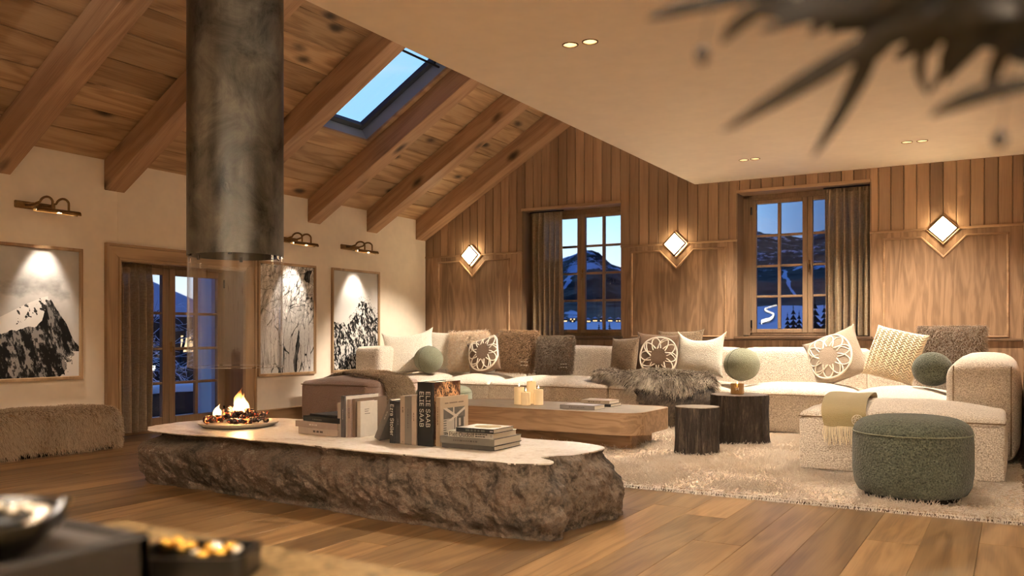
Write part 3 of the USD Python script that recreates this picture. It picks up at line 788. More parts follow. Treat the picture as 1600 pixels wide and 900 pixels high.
# ---- curtains
def curtain(name, label, x0, x1, z0, z1, depth, pleats, loc=(0, 0, 0), rz=0, seed=0):
    t = thing(name, label, 'curtain', loc, rz, group='linen curtains at the windows')
    nu, nv = pleats * 12, 44
    u = np.linspace(0, 1, nu); v = np.linspace(0, 1, nv)
    U, V = np.meshgrid(u, v, indexing='ij')
    r = np.random.default_rng(seed)
    warp = U + .012 * np.sin(U * 17 + seed) + .01 * (noise(np.stack([U * 6, V * 1.4, 0 * U], -1), seed) - .5)
    amp = depth * (.35 + .65 * np.clip(V * 7, 0, 1)) * (.75 + .5 * noise(np.stack([U * 7, 0 * V, 0 * U], -1), seed + 3))
    X = x0 + (x1 - x0) * (U + .02 * np.sin(2 * PI * warp * pleats * .5 + V * 2) * V)
    Y = amp * np.sin(2 * PI * warp * pleats + .5 * np.sin(V * 3 + U * 5)) * .5
    Z = z1 - (z1 - z0) * V
    part(t, 'cloth', sheet(np.stack([X, Y, Z], -1), .003), M['linen'], 60)
    tape = np.stack([x0 + (x1 - x0) * u, .32 * depth * np.sin(2 * PI * pleats * u * 2), 0 * u + z1 - .025], -1)
    S_ = np.stack([tape + [0, -.003, .024], tape + [0, -.003, -.02]], 1)
    part(t, 'header_tape', sheet(S_, .004), M['linen'], 60)
    part(t, 'curtain_rail', tube([(x0 - .02, .0, z1 + .012), (x1 + .02, .0, z1 + .012)], .008), M['black_metal'])
    return t


curtain('linen_curtain', 'sheer linen curtain at the left side of the left window', -6.22, -5.70, 1.10, 2.915, .10, 6, loc=(0, 11.17, 0), seed=2)
curtain('linen_curtain', 'gathered linen curtain at the right side of the right window', -2.03, -1.52, 1.10, 2.915, .11, 6, loc=(0, 11.17, 0), seed=5)
curtain('linen_curtain', 'floor length linen curtain in the recess of the balcony door', -.79, -.345, .05, 1.88, .11, 5, loc=(-8.24, 6.495, 0), rz=90, seed=9)

# ================================================================== lamps
def downlight(x, y, lit, power, label):
    t = thing('downlight', label, 'ceiling light', (x, y, CZ), 0, group='recessed downlights in the flat ceiling')
    a = np.linspace(0, 1, 8)
    part(t, 'trim_ring', lathe([(.047, .001), (.047, -.004), (.056, -.004), (.057, 0.001)], 32), M['brass'])
    rf_ = part(t, 'reflector', lathe([(.0475, 0), (.045, .012), (.036, .03), (.026, .036)], 32), plain('downlight_reflector', S(236, 214, 176), rough=.35) if not M.get('refl') else M['refl'])
    part(rf_, 'lens', lathe([(.0001, .032), (.028, .0335), (.028, .038), (.0001, .038)], 24), M['lamp_glow'])
    spot(f'{t}/light', (0, 0, -.012), (0, 0, -2), 118, power, soft=.75, radius=.03)
    return t


M['refl'] = plain('lamp_reflector', S(238, 218, 184), rough=.35)
names = ['left one of the two ceiling downlights nearest the viewer', 'right one of the two ceiling downlights nearest the viewer', 'left one of the downlight pair above the right window',
         'right one of the downlight pair above the right window', 'left one of the downlight pair near the upper right wall', 'right one of the downlight pair near the upper right wall']
for (x, y), lab in zip(DOWN, names):
    downlight(x, y, True, K_DOWN * (1.08 if y > 8 else .7), 'small round recessed ' + lab)
for x, y in DOWN_OUT:
    downlight(x, y, True, K_DOWN * ((.55 if x < -2 else .2) if y < 2 else .2), 'small round recessed ceiling downlight outside the picture')


def can_spot(x, y, z, aim, cone, power):
    """An added, unseen spot on the wall above the ceiling edge, to brighten the room."""
    t = thing('added_spot', 'added unseen black spot lamp high on the wall above the ceiling edge', 'spot lamp', (x, y, z), 0, group='added spot lamps above the ceiling edge')
    d = np.array(aim, float) - (x, y, z); d /= np.linalg.norm(d)
    part(t, 'can', tube([-.09 * d, .045 * d], .045, 20), M['black_metal'])
    part(t, 'bracket', tube([(0, 0, 0), (.06, 0, .06), (RIDGE - x, 0, .06)], .01), M['black_metal'])
    spot(f'{t}/light', tuple(.07 * d), tuple(d), cone, power, soft=.5)


for (y, aim, cone, pw) in ((4.6, (-4.6, 4.6, .4), 62, .25), (5.6, (-2.9, 4.7, .4), 50, .18), (8.2, (-3.9, 7.8, .4), 60, .8), (9.6, (-7.0, 9.9, .5), 36, 9.0), (9.0, (-5.0, 9.8, .5), 40, 1.2), (2.2, (-5.6, 3.2, 0), 66, .7), (7.0, (-5.6, 7.6, .2), 60, .8)):  # spots added to brighten sofa, stone, table and floor
    can_spot(RIDGE - .12, y, 4.5, aim, cone, K_SPOT * pw)
cv_ = thing('added_cove_light', 'added unseen light strip on top of the ceiling edge that brightens the roof slope', 'light strip', (-3.0, 4.3, 3.235), group='added lamps outside the picture')  # added strip, hidden from view, to brighten the roof boards
part(cv_, 'housing', cbox(-.06, .06, -6.4, 6.4, 0, .03, .004), M['black_metal'], False)
part(cv_, 'diffuser', cbox(-.045, .045, -6.35, 6.35, .0305, .05, .006), emit('added_cove_glow', WARM, K_COVE), False)
for k, (x, y, side) in enumerate(((-6.6, .6, 'left'), (1.9, 1.0, 'right'), (-1.2, -1.9, 'rear'))):  # added, unseen uplights that brighten the ceiling and room
    t = thing('added_uplight', f'added unseen black uplight floor lamp behind the viewer, the {side} one', 'floor lamp', (x, y, 0), group='added lamps outside the picture')
    part(t, 'base', lathe([(.001, 0), (.15, 0), (.15, .015), (.02, .03), (.001, .03)], 32), M['black_metal'])
    part(t, 'pole', tube([(0, 0, .02), (0, 0, 1.75)], .012, 10), M['black_metal'])
    part(t, 'bowl', lathe([(.015, 1.74), (.12, 1.78), (.18, 1.84), (.175, 1.84), (.11, 1.79), (.01, 1.755)], 32), M['black_metal'])
    spot(f'{t}/light', (0, 0, 1.86), (0, 0, 5), 150, K_UP * (.25 if k == 0 else 1.0), (1.0, .92, .82), soft=.8, radius=.08)
sc_names = ('left', 'middle', 'right')
for k, s in enumerate(SCONCES):
    t = thing('wall_sconce', f'glowing diamond shaped wall lamp on the panelling, {("left of both windows", "between the two windows", "right of both windows")[k]}', 'wall lamp', (s, 11.045, 2.325), 0, group='diamond wall lamps on the panelling')
    D = lambda r: [(0, r), (r, 0), (0, -r), (-r, 0)]
    part(t, 'back_plate', slab(D(.178), .022, -.012, c=.006), M['trim'], False)
    q = Polygon(D(.166)).difference(Polygon(D(.142)))
    fr = extrude(q, .022); fr.apply_transform(frame_matrix([1, 0, 0], [0, 0, 1], [0, -1, 0], [0, -.055, 0]))
    fr_ = part(t, 'frame', fr, M['brass'], False)
    part(fr_, 'diffuser', slab(D(.141), -.012, -.066, c=.012), M['sconce_glow'] if 'sconce_glow' in M else M.setdefault('sconce_glow', emit('sconce_glow', (1, .78, .48), K_SCONCE)), False)
    part(t, 'back_glow', slab(D(.15), -.013, -.03, c=.003), M['sconce_glow'], False)


def picture_light(y, z, label, cone=58):
    t = thing('picture_light', label, 'picture light', (XL, y, z), 0, group='brass picture lights on the plastered wall')
    part(t, 'wall_bar', join(cbox(.0, .02, -.27, .13, -.035, .035, .012)), M['brass'], 40)
    for s in (-.07, .09):
        a = np.linspace(0, PI, 14)
        pts = [(.02, s - .1, .0)] + [(.06, s - .07, .0)] + [(.14 + .06 - .06 * math.cos(q), s - .03 + .05 * q / PI, .03 + .045 * math.sin(q)) for q in a] + [(.26, s + .02, -.04)]
        part(t, 'arm', tube(pts, .011, 8), M['brass'])
    n = 20
    half = [(.032 * math.cos(q), .032 * math.sin(q)) for q in np.linspace(-.35, PI + .35, n)]
    ring_ = Polygon(half + [(x * .88, z_ * .88) for x, z_ in half[::-1]])
    sh = extrude(ring_, .44); sh.apply_transform(frame_matrix([1, 0, 0], [0, 0, 1], [0, -1, 0], [.26, .22, -.07]))
    sh_ = part(t, 'shade', sh, M['brass'], 30)
    part(sh_, 'bulb', tube([(.26, -.2, -.065), (.26, .2, -.065)], .011, 10), M['bulb_glow'])
    spot(f'{t}/light', (.285, 0, -.10), (.0, 0, -.96), cone, K_PIC, soft=.7, radius=.03)


picture_light(4.82, 2.335, 'aged brass picture light above the mountain print at the left edge', 50)
picture_light(8.10, 2.33, 'aged brass picture light above the cracked pattern print, partly behind the flue')
picture_light(9.32, 2.335, 'aged brass picture light above the rock print next to the panelled wall')


# ================================================================== pictures: flat prints in oak frames
def picture(y0, y1, z0, z1, ink, label, nu=250, nv=350):
    t = thing('framed_picture', label, 'picture', (XL, 0, 0), group='framed black and white prints')
    w = .032
    P = [(y0, z0), (y1, z0), (y1, z1), (y0, z1)]
    pr = [(0, 0), (0, .034), (w * .8, .034), (w, .022), (w, 0)]
    part(t, 'frame', sweep([(0, y, z) for y, z in P], [(s, o) for s, o in pr], (1, 0, 0), closed=True), M['joinery'], False)
    s, q = np.meshgrid(np.linspace(0, 1, nu), np.linspace(0, 1, nv), indexing='ij')
    a0, a1, b0, b1 = y0 + w * .9, y1 - w * .9, z0 + w * .9, z1 - w * .9
    Pt = np.stack([0 * s + .012, a0 + (a1 - a0) * s, b0 + (b1 - b0) * q], -1)
    g = np.clip(ink(s, q), 0, 1)
    tint = np.array([1.0, .965, .92])
    part(t, 'backing', cbox(.001, .0115, y0 + .01, y1 - .01, z0 + .01, z1 - .01), M['black_metal'], False)
    colored(t, 'print', Pt, (g ** 2.2)[..., None] * tint, M['print'])


def F(s, t, k, seed, o=5, ky=None):
    return fbm(np.stack([s * k, t * (ky or k), 0 * s + seed], -1), o, seed)


def ink_mountain(s, t):
    sky = .66 + .20 * F(s, t, 5, 3) - .30 * np.clip(F(s, t, 4, 8, ky=7) - .56, 0, 1) * 3 * np.exp(-((t - .66) / .14) ** 2) - .12 * np.clip(t - .85, 0, 1) * 4
    ridge = np.interp(s, [0, .12, .2, .30, .36, .46, .53, .60, .655, .69, .77, .86, .93, 1.0], [.26, .32, .335, .36, .36, .40, .39, .44, .60, .615, .51, .42, .30, .24]) + .03 * (F(s, t * 0, 22, 4) - .5)
    snow_top = np.interp(s, [0, .2, .45, .60, .66, .70, 1], [.40, .47, .57, .62, .632, .5, .1])
    d = ridge - t
    rock_n = F(s + .35 * t, t, 16, 12, 6, ky=10); fine = F(s + .3 * t, t, 55, 15, 4, ky=34)
    rock = .46 * rock_n + .42 * fine
    rock = np.where(rock > .505, .62, np.where(rock > .44, .30, .10)) * (1 - .3 * F(s, t, 4, 77))
    snow = .90 + .06 * (F(s, t, 9, 5) - .5)
    out = np.where(t < snow_top, snow, sky)
    tip = (t < snow_top) & (t > snow_top - .12) & (F(s + .5 * t, t, 34, 40) > .60) & (s > .34)
    out = np.where(tip, .2, out)
    out = np.where(d > 0, rock, out)
    corner = (s - .80) * 1.3 - t * .9 + .10 * (F(s, t, 40, 9) - .5) * 3
    return np.where((corner > .0) & (t < .2), .86, out)


def cells(u, v, n, seed):
    from scipy.spatial import cKDTree
    r = np.random.default_rng(seed)
    P = r.uniform([u.min() - .5, v.min() - .5], [u.max() + .5, v.max() + .5], (n, 2))
    d = cKDTree(P).query(np.stack([u.ravel(), v.ravel()], 1), k=2)[0]
    return (d[:, 1] - d[:, 0]).reshape(u.shape)


def crack(s, t, k, seed, w, ky):
    a = np.abs(F(s, t, k, seed, 4, ky) - .5)
    return np.exp(-(a / w) ** 2)


def ink_cracks(s, t):
    lean = .30 * np.clip(t - .40, 0, 1) ** 1.3
    ws = s + .05 * (F(s, t, 6, 2) - .5) + .02 * (F(s, t, 24, 4) - .5) - lean
    wt = t + .04 * (F(s, t, 8, 5) - .5)
    base = .80 + .12 * (F(s, t, 5, 31) - .5) + .10 * (F(s, t, 60, 33, 3) - .5)
    low, high = np.clip((.62 - t) / .25, 0, 1), np.clip((t - .38) / .25, 0, 1)
    wv = .35 + .9 * F(s, t, 7, 41, 3)
    a = np.exp(-(cells(ws * 9, wt * 2.0, 60, 3) / (.032 * wv)) ** 2)
    b = np.exp(-(cells(ws * 8 + wt * 3, wt * 9 - ws * 4.5, 260, 6) / (.038 * wv)) ** 2)
    c = np.exp(-(cells(ws * 17, wt * 5.0, 240, 9) / (.03 * wv)) ** 2) * .5
    k = np.clip(a * (.35 + .65 * low) + b * high * .8 + c * .8 * (F(s, t, 5, 62) > .47), 0, 1)
    shade = .10 * np.clip(F(s - .012, t + .01, 18, 71, 4) - F(s + .012, t - .01, 18, 71, 4), -1, 1) * 6
    return base + shade * high - .76 * k


def ink_rock(s, t):
    top = np.interp(s, [0, .15, .35, .48, .55, .62, .80, .92, 1], [.50, .46, .47, .56, .66, .70, .69, .58, .54]) + .05 * (F(s, 0 * t, 14, 6) - .5)
    u, v = s * .85 + t * .40, t - s * .35
    n = .42 * F(u, v, 26, 7, 5, ky=12) + .58 * F(u, v, 80, 9, 4, ky=44)
    rock = np.where(n > .56, .80, np.where(n > .505, .50, .07))
    spray = (F(s, t, 90, 14, 3) > .66) & (t < top + .12 * F(s, t, 8, 3)) & (s > .3)
    sky = .78 + .05 * (F(s, t, 6, 22) - .5) - .1 * np.clip(t - .8, 0, 1) * 3
    return np.where(t < top, rock, np.where(spray, .35, sky))


picture(4.215, 5.225, .665, 1.965, ink_mountain, 'framed print of a snowy black and white peak at the left edge')
picture(7.54, 8.55, .590, 2.028, ink_cracks, 'framed print of a pale surface with dark cracks, partly behind the glass tube')
picture(8.868, 9.886, .590, 2.03, ink_rock, 'framed print of dark speckled rock under a blank sky beside the sofa')

# ================================================================== fireplace: flue, glass tube, stone, fire dish
FX, FY = -5.06, 4.51
fx = thing('fireplace_hood', 'round patinated metal flue hanging from the roof with a clear glass tube below', 'fireplace', (FX, FY, 0))
FR = .349
prof = [(FR - .006, 1.694), (FR, 1.694), (FR, 1.70)] + [(FR, z) for z in np.linspace(1.75, 5.0, 14)] + [(FR - .006, 5.0), (FR - .006, 1.694)]
part(fx, 'flue', lathe(prof, 96), M['flue'], 40)
part(fx, 'glass_rim', lathe([(FR - .011, .862), (FR - .003, .862), (FR - .003, .867), (FR - .011, .867), (FR - .011, .862)], 96), pane('rim_glass', (.9, .93, .95), .35, most=.8), 40)
part(fx, 'damper_plate', lathe([(.001, 1.86), (FR - .007, 1.86), (FR - .007, 1.88), (.001, 1.88)], 64), M['black_metal'])
part(fx, 'glass_tube', lathe([(FR - .010, .866), (FR - .004, .866), (FR - .004, 1.75), (FR - .010, 1.75), (FR - .010, .866)], 96), M['tube_glass'], 40)
for a in np.linspace(.2, 2 * PI + .2, 6, endpoint=False):
    c, s = math.cos(a), math.sin(a)
    part(fx, 'glass_clip', placed(cbox(-.012, .012, -.008, .004, -.02, .02, .002), frame_matrix([-s, c, 0], [c, s, 0], [0, 0, 1], [(FR - .006) * c, (FR - .006) * s, 1.70])), M['black_metal'], False)

TOP = [(-5.62, 4.18), (-5.45, 4.03), (-5.2, 3.985), (-4.9, 3.99), (-4.6, 4.02), (-4.3, 4.0), (-3.84, 3.99), (-3.39, 3.955), (-2.98, 3.945), (-2.62, 3.955), (-2.36, 3.965), (-2.22, 3.995), (-2.15, 4.06), (-2.17, 4.13), (-2.25, 4.21), (-2.31, 4.25), (-2.24, 4.33),
       (-2.185, 4.43), (-2.14, 4.62), (-2.16, 4.80), (-2.27, 4.92), (-2.54, 4.985), (-2.83, 4.99), (-3.38, 5.12), (-4.34, 5.17), (-5.06, 5.19), (-5.44, 5.10), (-5.66, 4.8), (-5.72, 4.5)]
BOT = [(-5.72, 4.20), (-5.45, 4.13), (-5.2, 4.12), (-4.9, 4.10), (-4.6, 4.09), (-4.3, 4.06), (-3.84, 4.03), (-3.39, 4.0), (-2.98, 3.98), (-2.62, 3.97), (-2.36, 3.98), (-2.2, 4.0), (-2.09, 4.05), (-2.10, 4.13), (-2.15, 4.22), (-2.16, 4.32), (-2.12, 4.42),
       (-2.10, 4.55), (-2.06, 4.70), (-2.10, 4.90), (-2.25, 5.02), (-2.54, 5.1), (-2.83, 5.12), (-3.38, 5.2), (-4.34, 5.25), (-5.06, 5.25), (-5.5, 5.18), (-5.8, 4.85), (-5.86, 4.5)]
SZ = .41


def dense(P, n):
    P = np.array(P + [P[0]], float); from scipy.interpolate import CubicSpline
    t = np.linspace(0, 1, len(P)); cs = CubicSpline(t, P, bc_type='periodic')
    lin = np.stack([np.interp(np.linspace(0, 1, n, endpoint=False), t, P[:, i]) for i in (0, 1)], 1)
    return .55 * cs(np.linspace(0, 1, n, endpoint=False)) + .45 * lin


NS = 760
tp, bt = dense(TOP, NS), dense(BOT, NS)
tg = np.roll(tp, -1, 0) - np.roll(tp, 1, 0); tg /= np.linalg.norm(tg, axis=1, keepdims=True); out = np.stack([tg[:, 1], -tg[:, 0]], 1)
jag = fbm(np.concatenate([tp * 9, np.zeros((NS, 1))], 1), 3, 3) - .5
tp = tp + out * (jag * .05)[:, None]
levels = np.linspace(0, 1, 46)
rings = []
xr = np.clip((tp[:, 0] + 5.8) / 3.6, 0, 1)
for q in levels:                                   # 0 at the top edge, 1 at the floor
    z = SZ * (1 - q) + .002
    base = tp * (1 - q) + bt * q
    undercut = -(.13 * (1 - xr) ** .8 + .02) * np.exp(-((q - .14) / .11) ** 2) * (1 if q > .001 else 0)
    bulge = .06 * math.sin(PI * min(1, q * 1.08)) ** .8
    p3 = np.concatenate([base * 5.2, np.full((NS, 1), z * 3.2)], 1)
    lump = (fbm(p3 * .7, 3, 5) - .5) * .15 + (fbm(p3 * 3.4, 4, 9) - .5) * .075 + np.abs(fbm(p3 * 1.5, 3, 14) - .5) * -.12 + (fbm(p3 * 9, 3, 19) - .5) * .022
    k = (min(1, q / .07)) * (1 - .45 * max(0, (q - .9) / .1))
    d = (undercut + bulge + lump) * k
    rings.append(np.concatenate([base + out * d[:, None], np.full((NS, 1), z)], 1))
R_ = np.stack(rings, 1)
v = R_.reshape(-1, 3); nl = len(levels); f = []
I, J = np.meshgrid(np.arange(NS), np.arange(nl - 1), indexing='ij'); A = (I * nl + J).ravel(); B = (((I + 1) % NS) * nl + J).ravel()
body = tm(v, np.vstack([np.stack([A, A + 1, B + 1], 1), np.stack([A, B + 1, B], 1)]))
st = thing('stone_hearth', 'huge rough natural stone block with a honed pale top under the hood', 'stone table')
part(st, 'stone', body, M['rock'], 50)
tp3 = R_[:, 0, :2]
cap = extrude(Polygon(tp3).buffer(0), .006, SZ - .0045)
part(st, 'honed_top', cap, M['stone_top'], 30)
SZ = SZ + .0025

dish = single('fire_dish', lathe([(.001, .0), (.25, .0), (.292, .022), (.297, .034), (.290, .034), (.25, .014), (.001, .012)], 72, -5.085, 4.56, SZ), M['white_dish'],
              'shallow round white dish holding the burning wood on the stone', 'fire dish', 40)


def ember_mats():
    n = {"g": ("geometry", {}), "n": ("noise_texture", {"scale": 26.0, "detail": 4.0, "roughness": .7}), "m": ("map_range", {"from_min": .56, "from_max": .70, "to_min": 0.0, "to_max": 1.0, "clamp": True}),
         "r": ("rgb_ramp", {"ramp": [(.0, (.02, .004, .001)), (.4, (.5, .05, .01)), (1, (1, .42, .08))]}), "st": ("math", {"math_type": "multiply", "value2": 7.0}),
         "v": ("voronoi_texture", {"scale": 60.0}), "b": ("bump", {"strength": 1.0, "distance": .006}), "p": ("principled_bsdf", {"base_color": S(40, 20, 14), "roughness": .5})}
    l = [("g.position", "n.vector"), ("g.position", "v.vector"), ("n.fac", "m.value"), ("m.result", "r.fac"), ("r.color", "p.emission_color"), ("m.result", "st.value1"), ("st.value", "p.emission_strength"), ("v.distance", "b.height"), ("b.normal", "p.normal")]
    M['ember'] = mat('ember', n, l, surface="p.BSDF")
    n = {"g": ("geometry", {}), "s": ("separate_xyz", {}), "mr": ("map_range", {"from_min": SZ + .04, "from_max": SZ + .27, "to_min": 0.0, "to_max": 1.0, "clamp": True}), "r": ("rgb_ramp", {"ramp": [(0, (1, .55, .16)), (.35, (1, .68, .30)), (.8, (1, .40, .08)), (1, (.8, .2, .03))]}),
         "lw": ("layer_weight", {"blend": .35}), "nz": ("noise_texture", {"scale": 14.0, "detail": 3.0}), "mp": ("mapping", {"scale": (2.2, 2.2, .6)}), "inv": ("math", {"math_type": "subtract", "value1": 1.0}), "pw": ("math", {"math_type": "multiply"}), "p2": ("math", {"math_type": "power", "value2": 1.7}),
         "fd": ("map_range", {"from_min": .55, "from_max": 1.0, "to_min": 1.0, "to_max": .1, "clamp": True}), "pz": ("math", {"math_type": "multiply"}), "nr": ("map_range", {"from_min": .35, "from_max": .6, "to_min": .25, "to_max": 1.0, "clamp": True}),
         "e": ("emission", {"strength": K_FIRE}), "t": ("transparent_bsdf", {}), "mx": ("mix_closure", {})}
    l = [("g.position", "s.vector"), ("s.z", "mr.value"), ("mr.result", "r.fac"), ("r.color", "e.color"), ("lw.facing", "inv.value2"), ("g.position", "mp.vector"), ("mp.vector", "nz.vector"), ("nz.fac", "nr.value"), ("inv.value", "p2.value1"), ("p2.value", "pw.value1"), ("nr.result", "pw.value2"),
         ("mr.result", "fd.value"), ("fd.result", "pz.value1"), ("pw.value", "pz.value2"), ("pz.value", "mx.fac"), ("t.BSDF", "mx.closure1"), ("e.emission", "mx.closure2")]
    M['flame'] = mat('flame', n, l, surface="mx.closure")


ember_mats()
erng = np.random.default_rng(4)
for i in range(30):
    r, a = .235 * math.sqrt(erng.random()), erng.random() * 2 * PI
    L, w = erng.uniform(.10, .21), erng.uniform(.016, .03)
    yaw, pit = erng.random() * PI, erng.uniform(-.3, .3)
    n = 9
    s = np.linspace(-.5, .5, n)
    h = SZ + .024 + w + .085 * max(0, 1 - r / .22) * erng.random() + abs(math.sin(pit)) * L * .45
    c = np.array([-5.085 + r * math.cos(a) * .9, 4.56 + r * math.sin(a) * .9, h])
    d_ = np.array([math.cos(yaw) * math.cos(pit), math.sin(yaw) * math.cos(pit), math.sin(pit)])
    pts = c + np.outer(s * L, d_) + (erng.random((n, 3)) - .5) * .012
    lim = np.hypot(pts[:, 0] + 5.085, pts[:, 1] - 4.56)
    pts[:, :2] = np.where(lim[:, None] > .262, (pts[:, :2] - [-5.085, 4.56]) * (.262 / np.maximum(lim, 1e-6))[:, None] + [-5.085, 4.56], pts[:, :2])
    m = tube(pts, w * (.75 + .4 * erng.random(n)) * np.array([.6] + [1] * (n - 2) + [.6]), 8)
    m = m.subdivide(); m.vertices += (noise(m.vertices * 90, i)[:, None] - .5) * .008 * m.vertex_normals
    single('burning_log', m, M['ember'], 'charred glowing piece of wood piled in the white fire dish', 'burning wood', 30, group='burning wood in the fire dish')
flames = thing('flame', 'bright orange flames rising from the burning wood in the dish', 'fire')
for i, (x, y, h, w, lean) in enumerate([(-5.085, 4.58, .25, .062, .006), (-5.072, 4.59, .20, .055, -.004), (-5.10, 4.57, .17, .058, .004), (-5.245, 4.49, .12, .034, .006), (-5.235, 4.50, .09, .03, -.004), (-5.045, 4.585, .12, .038, .004)]):
    k = 26
    t_ = np.linspace(0, 1, k)
    rr = w * np.sin(PI * np.clip(t_ * .92 + .1, 0, 1)) ** .8 * (1 - t_ ** 3) + .001
    m = lathe(np.stack([rr, t_ * h], 1), 20)
    vz = m.vertices[:, 2] / h
    m.vertices[:, 0] += lean * vz ** 2 * 3 + .02 * np.sin(vz * 7 + i * 2) * vz + .012 * (noise(m.vertices * 40, i) - .5)
    m.vertices[:, 1] += .015 * np.sin(vz * 6 + i) * vz
    m.apply_translation([x, y, SZ + .045])
    part(flames, 'flame_tongue', m, M['flame'], True)
fl_l = UsdLux.SphereLight.Define(stage, f'{flames}/firelight')
fl_l.CreateRadiusAttr(.05); fl_l.CreateIntensityAttr(150.0); fl_l.CreateColorAttr((1, .5, .16)); fl_l.AddTranslateOp().Set((-5.08, 4.57, SZ + .2))

# ================================================================== books
_bookmats = {}


def bookmat(c, rough=.55):
    if c not in _bookmats:
        g = sum(c) / 3
        _bookmats[c] = plain(f'book_cover_{len(_bookmats)}', S(*[q * .6 + g * .4 for q in c]), rough=rough, vary=.05, scale=30)
    return _bookmats[c]


INK_W, INK_K = plain('print_white', S(226, 222, 214), rough=.6), plain('print_black', S(22, 20, 19), rough=.6)


def book(label, L, D, T, color, pos, rz=0.0, upright=False, lean=0.0, titles=(), group='books on the stone', extra=None, page=None):
    """Lying frame: spine towards -y along x; upright turns it so that the spine's lettering reads downwards."""
    t = thing('book', label, 'book', pos, rz, group=group)
    A = np.eye(4)
    if upright:
        A = frame_matrix([0, 0, -1], [0, 1, 0], [1, 0, 0], [0, 0, L])
        if lean:
            c, s = math.cos(lean), math.sin(lean)
            R = frame_matrix([c, 0, -s], [0, 1, 0], [s, 0, c], [T, 0, 0]) @ frame_matrix([1, 0, 0], [0, 1, 0], [0, 0, 1], [-T, 0, 0])
            A = R @ A
    b = min(.003, T * .2)
    cov = part(t, 'cover', placed(join(cbox(0, L, 0, b * 1.4, 0, T, .0012), cbox(0, L, b, D, 0, b, .0008), cbox(0, L, b, D, T - b, T, .0008)), A), bookmat(color), False)
    part(t, 'pages', placed(cbox(.004, L - .004, b * 1.3, D - .004, b, T - b, .0008), A), page or M['paper'], False)
    for s, h, ink, x, z in titles:
        if s.startswith('#'):            # print too small to read: a row of thin marks
            n = int(s[1:]); r = np.random.default_rng(n); q = 0; ms = []
            while q < n:
                w = r.integers(2, 6); ms.append(cbox(x + q * h * .5, x + (q + w) * h * .5 - h * .2, -.0006, .0005, z, z + h, .0001)); q += w + 1
            m = join(*ms)
        else:
            m = text(s, h, .0012); m.apply_transform(frame_matrix([1, 0, 0], [0, 0, 1], [0, -1, 0], [x, .0004, z]))
        part(cov, 'title', placed(m, A), ink, False)
    if extra:
        extra(cov, A, L, D, T)
    return t


def marks(t, A, L, D, T, rows, ink, h=.006):
    """Rows of small print on the front cover, reading across an upright book."""
    ms = []
    for x, y0, y1 in rows:
        ms.append(cbox(x, x + h, y0, y1, T - .0004, T + .0006, .0001))
    part(t, 'cover_print', placed(join(*ms), A), ink, False)


PINK, TAUPE, DARK, BLACK = (196, 170, 152), (176, 158, 140), (78, 68, 62), (26, 25, 25)
z0 = SZ
book('lowest dusty pink book lying at the left end of the books', .415, .29, .046, (204, 180, 164), (-4.35, 4.438, z0), -7, titles=[('#16', .014, bookmat((96, 78, 70)), .16, .016)])
book('dusty pink book lying second from below at the left end', .44, .30, .042, (182, 152, 136), (-4.378, 4.438, z0 + .0465), -7, titles=[('#18', .010, INK_W, .15, .016)])
book('black book lying on the two pink books', .38, .27, .036, BLACK, (-4.305, 4.44, z0 + .089), -7, titles=[('#30', .006, bookmat((120, 118, 112)), .10, .012)])
book('thin black book lying on top of the left stack', .34, .25, .014, (20, 20, 21), (-4.262, 4.46, z0 + .1255), -7)
book('narrow taupe book standing at the left of the upright row', .232, .20, .030, (200, 178, 158), (-3.9515, 4.40, z0), 0, True)
book('tall dark spined book with pale cover, second in the left upright row', .278, .355, .034, (74, 66, 64), (-3.9205, 4.398, z0), 0, True, titles=[('#20', .006, bookmat((150, 140, 132)), .09, .014)], extra=lambda t, A, L, D, T: part(t, 'cover_panel', placed(cbox(.001, L - .001, .012, D - .001, T - .0003, T + .0012, .0003), A), bookmat((222, 208, 188)), False))
book('rose coloured book standing third in the left upright row', .255, .25, .029, (194, 160, 142), (-3.8855, 4.425, z0), 0, True, titles=[('#24', .006, bookmat((110, 84, 72)), .06, .011)])
book('book with a brown striped top edge standing fourth in the left row', .258, .34, .024, (120, 88, 62), (-3.8556, 4.44, z0), 0, True)
book('white upright book showing its plain cover with small print', .240, .18, .030, (226, 212, 188), (-3.8306, 4.458, z0), 0, True, extra=lambda t, A, L, D, T: marks(t, A, L, D, T, [(.052, .045, .09), (.066, .045, .085), (.082, .045, .10)], bookmat((120, 104, 86)), .004))
book('grey book leaning against the black lettered book', .285, .20, .046, (112, 102, 92), (-3.618, 4.375, z0), 0, True, lean=.46, titles=[('#16', .008, bookmat((160, 148, 134)), .08, .018)])
book('black spined upright book with white sans serif lettering', .268, .21, .042, (32, 31, 32), (-3.4455, 4.325, z0), 0, True, titles=[('Ezra Stoller', .0275, INK_W, .018, .006)])
book('charcoal upright book right of the white lettered black spine', .266, .21, .044, (62, 60, 60), (-3.403, 4.33, z0), 0, True, titles=[('#14', .006, bookmat((130, 128, 124)), .11, .018)])
book('beige upright book left of the grey one in the middle row', .304, .22, .042, (196, 166, 138), (-3.3585, 4.322, z0), 0, True, titles=[('#9', .008, bookmat((120, 92, 70)), .07, .017), ('O', .008, bookmat((90, 72, 58)), .285, .017)])
book('grey upright book between two beige ones in the middle row', .305, .22, .058, (126, 116, 104), (-3.316, 4.314, z0), 0, True, titles=[('#34', .007, bookmat((84, 76, 68)), .08, .022)])
book('beige upright book touching the tall black one', .312, .22, .036, (204, 178, 152), (-3.2575, 4.308, z0), 0, True, titles=[('#18', .006, bookmat((130, 96, 74)), .11, .014)])


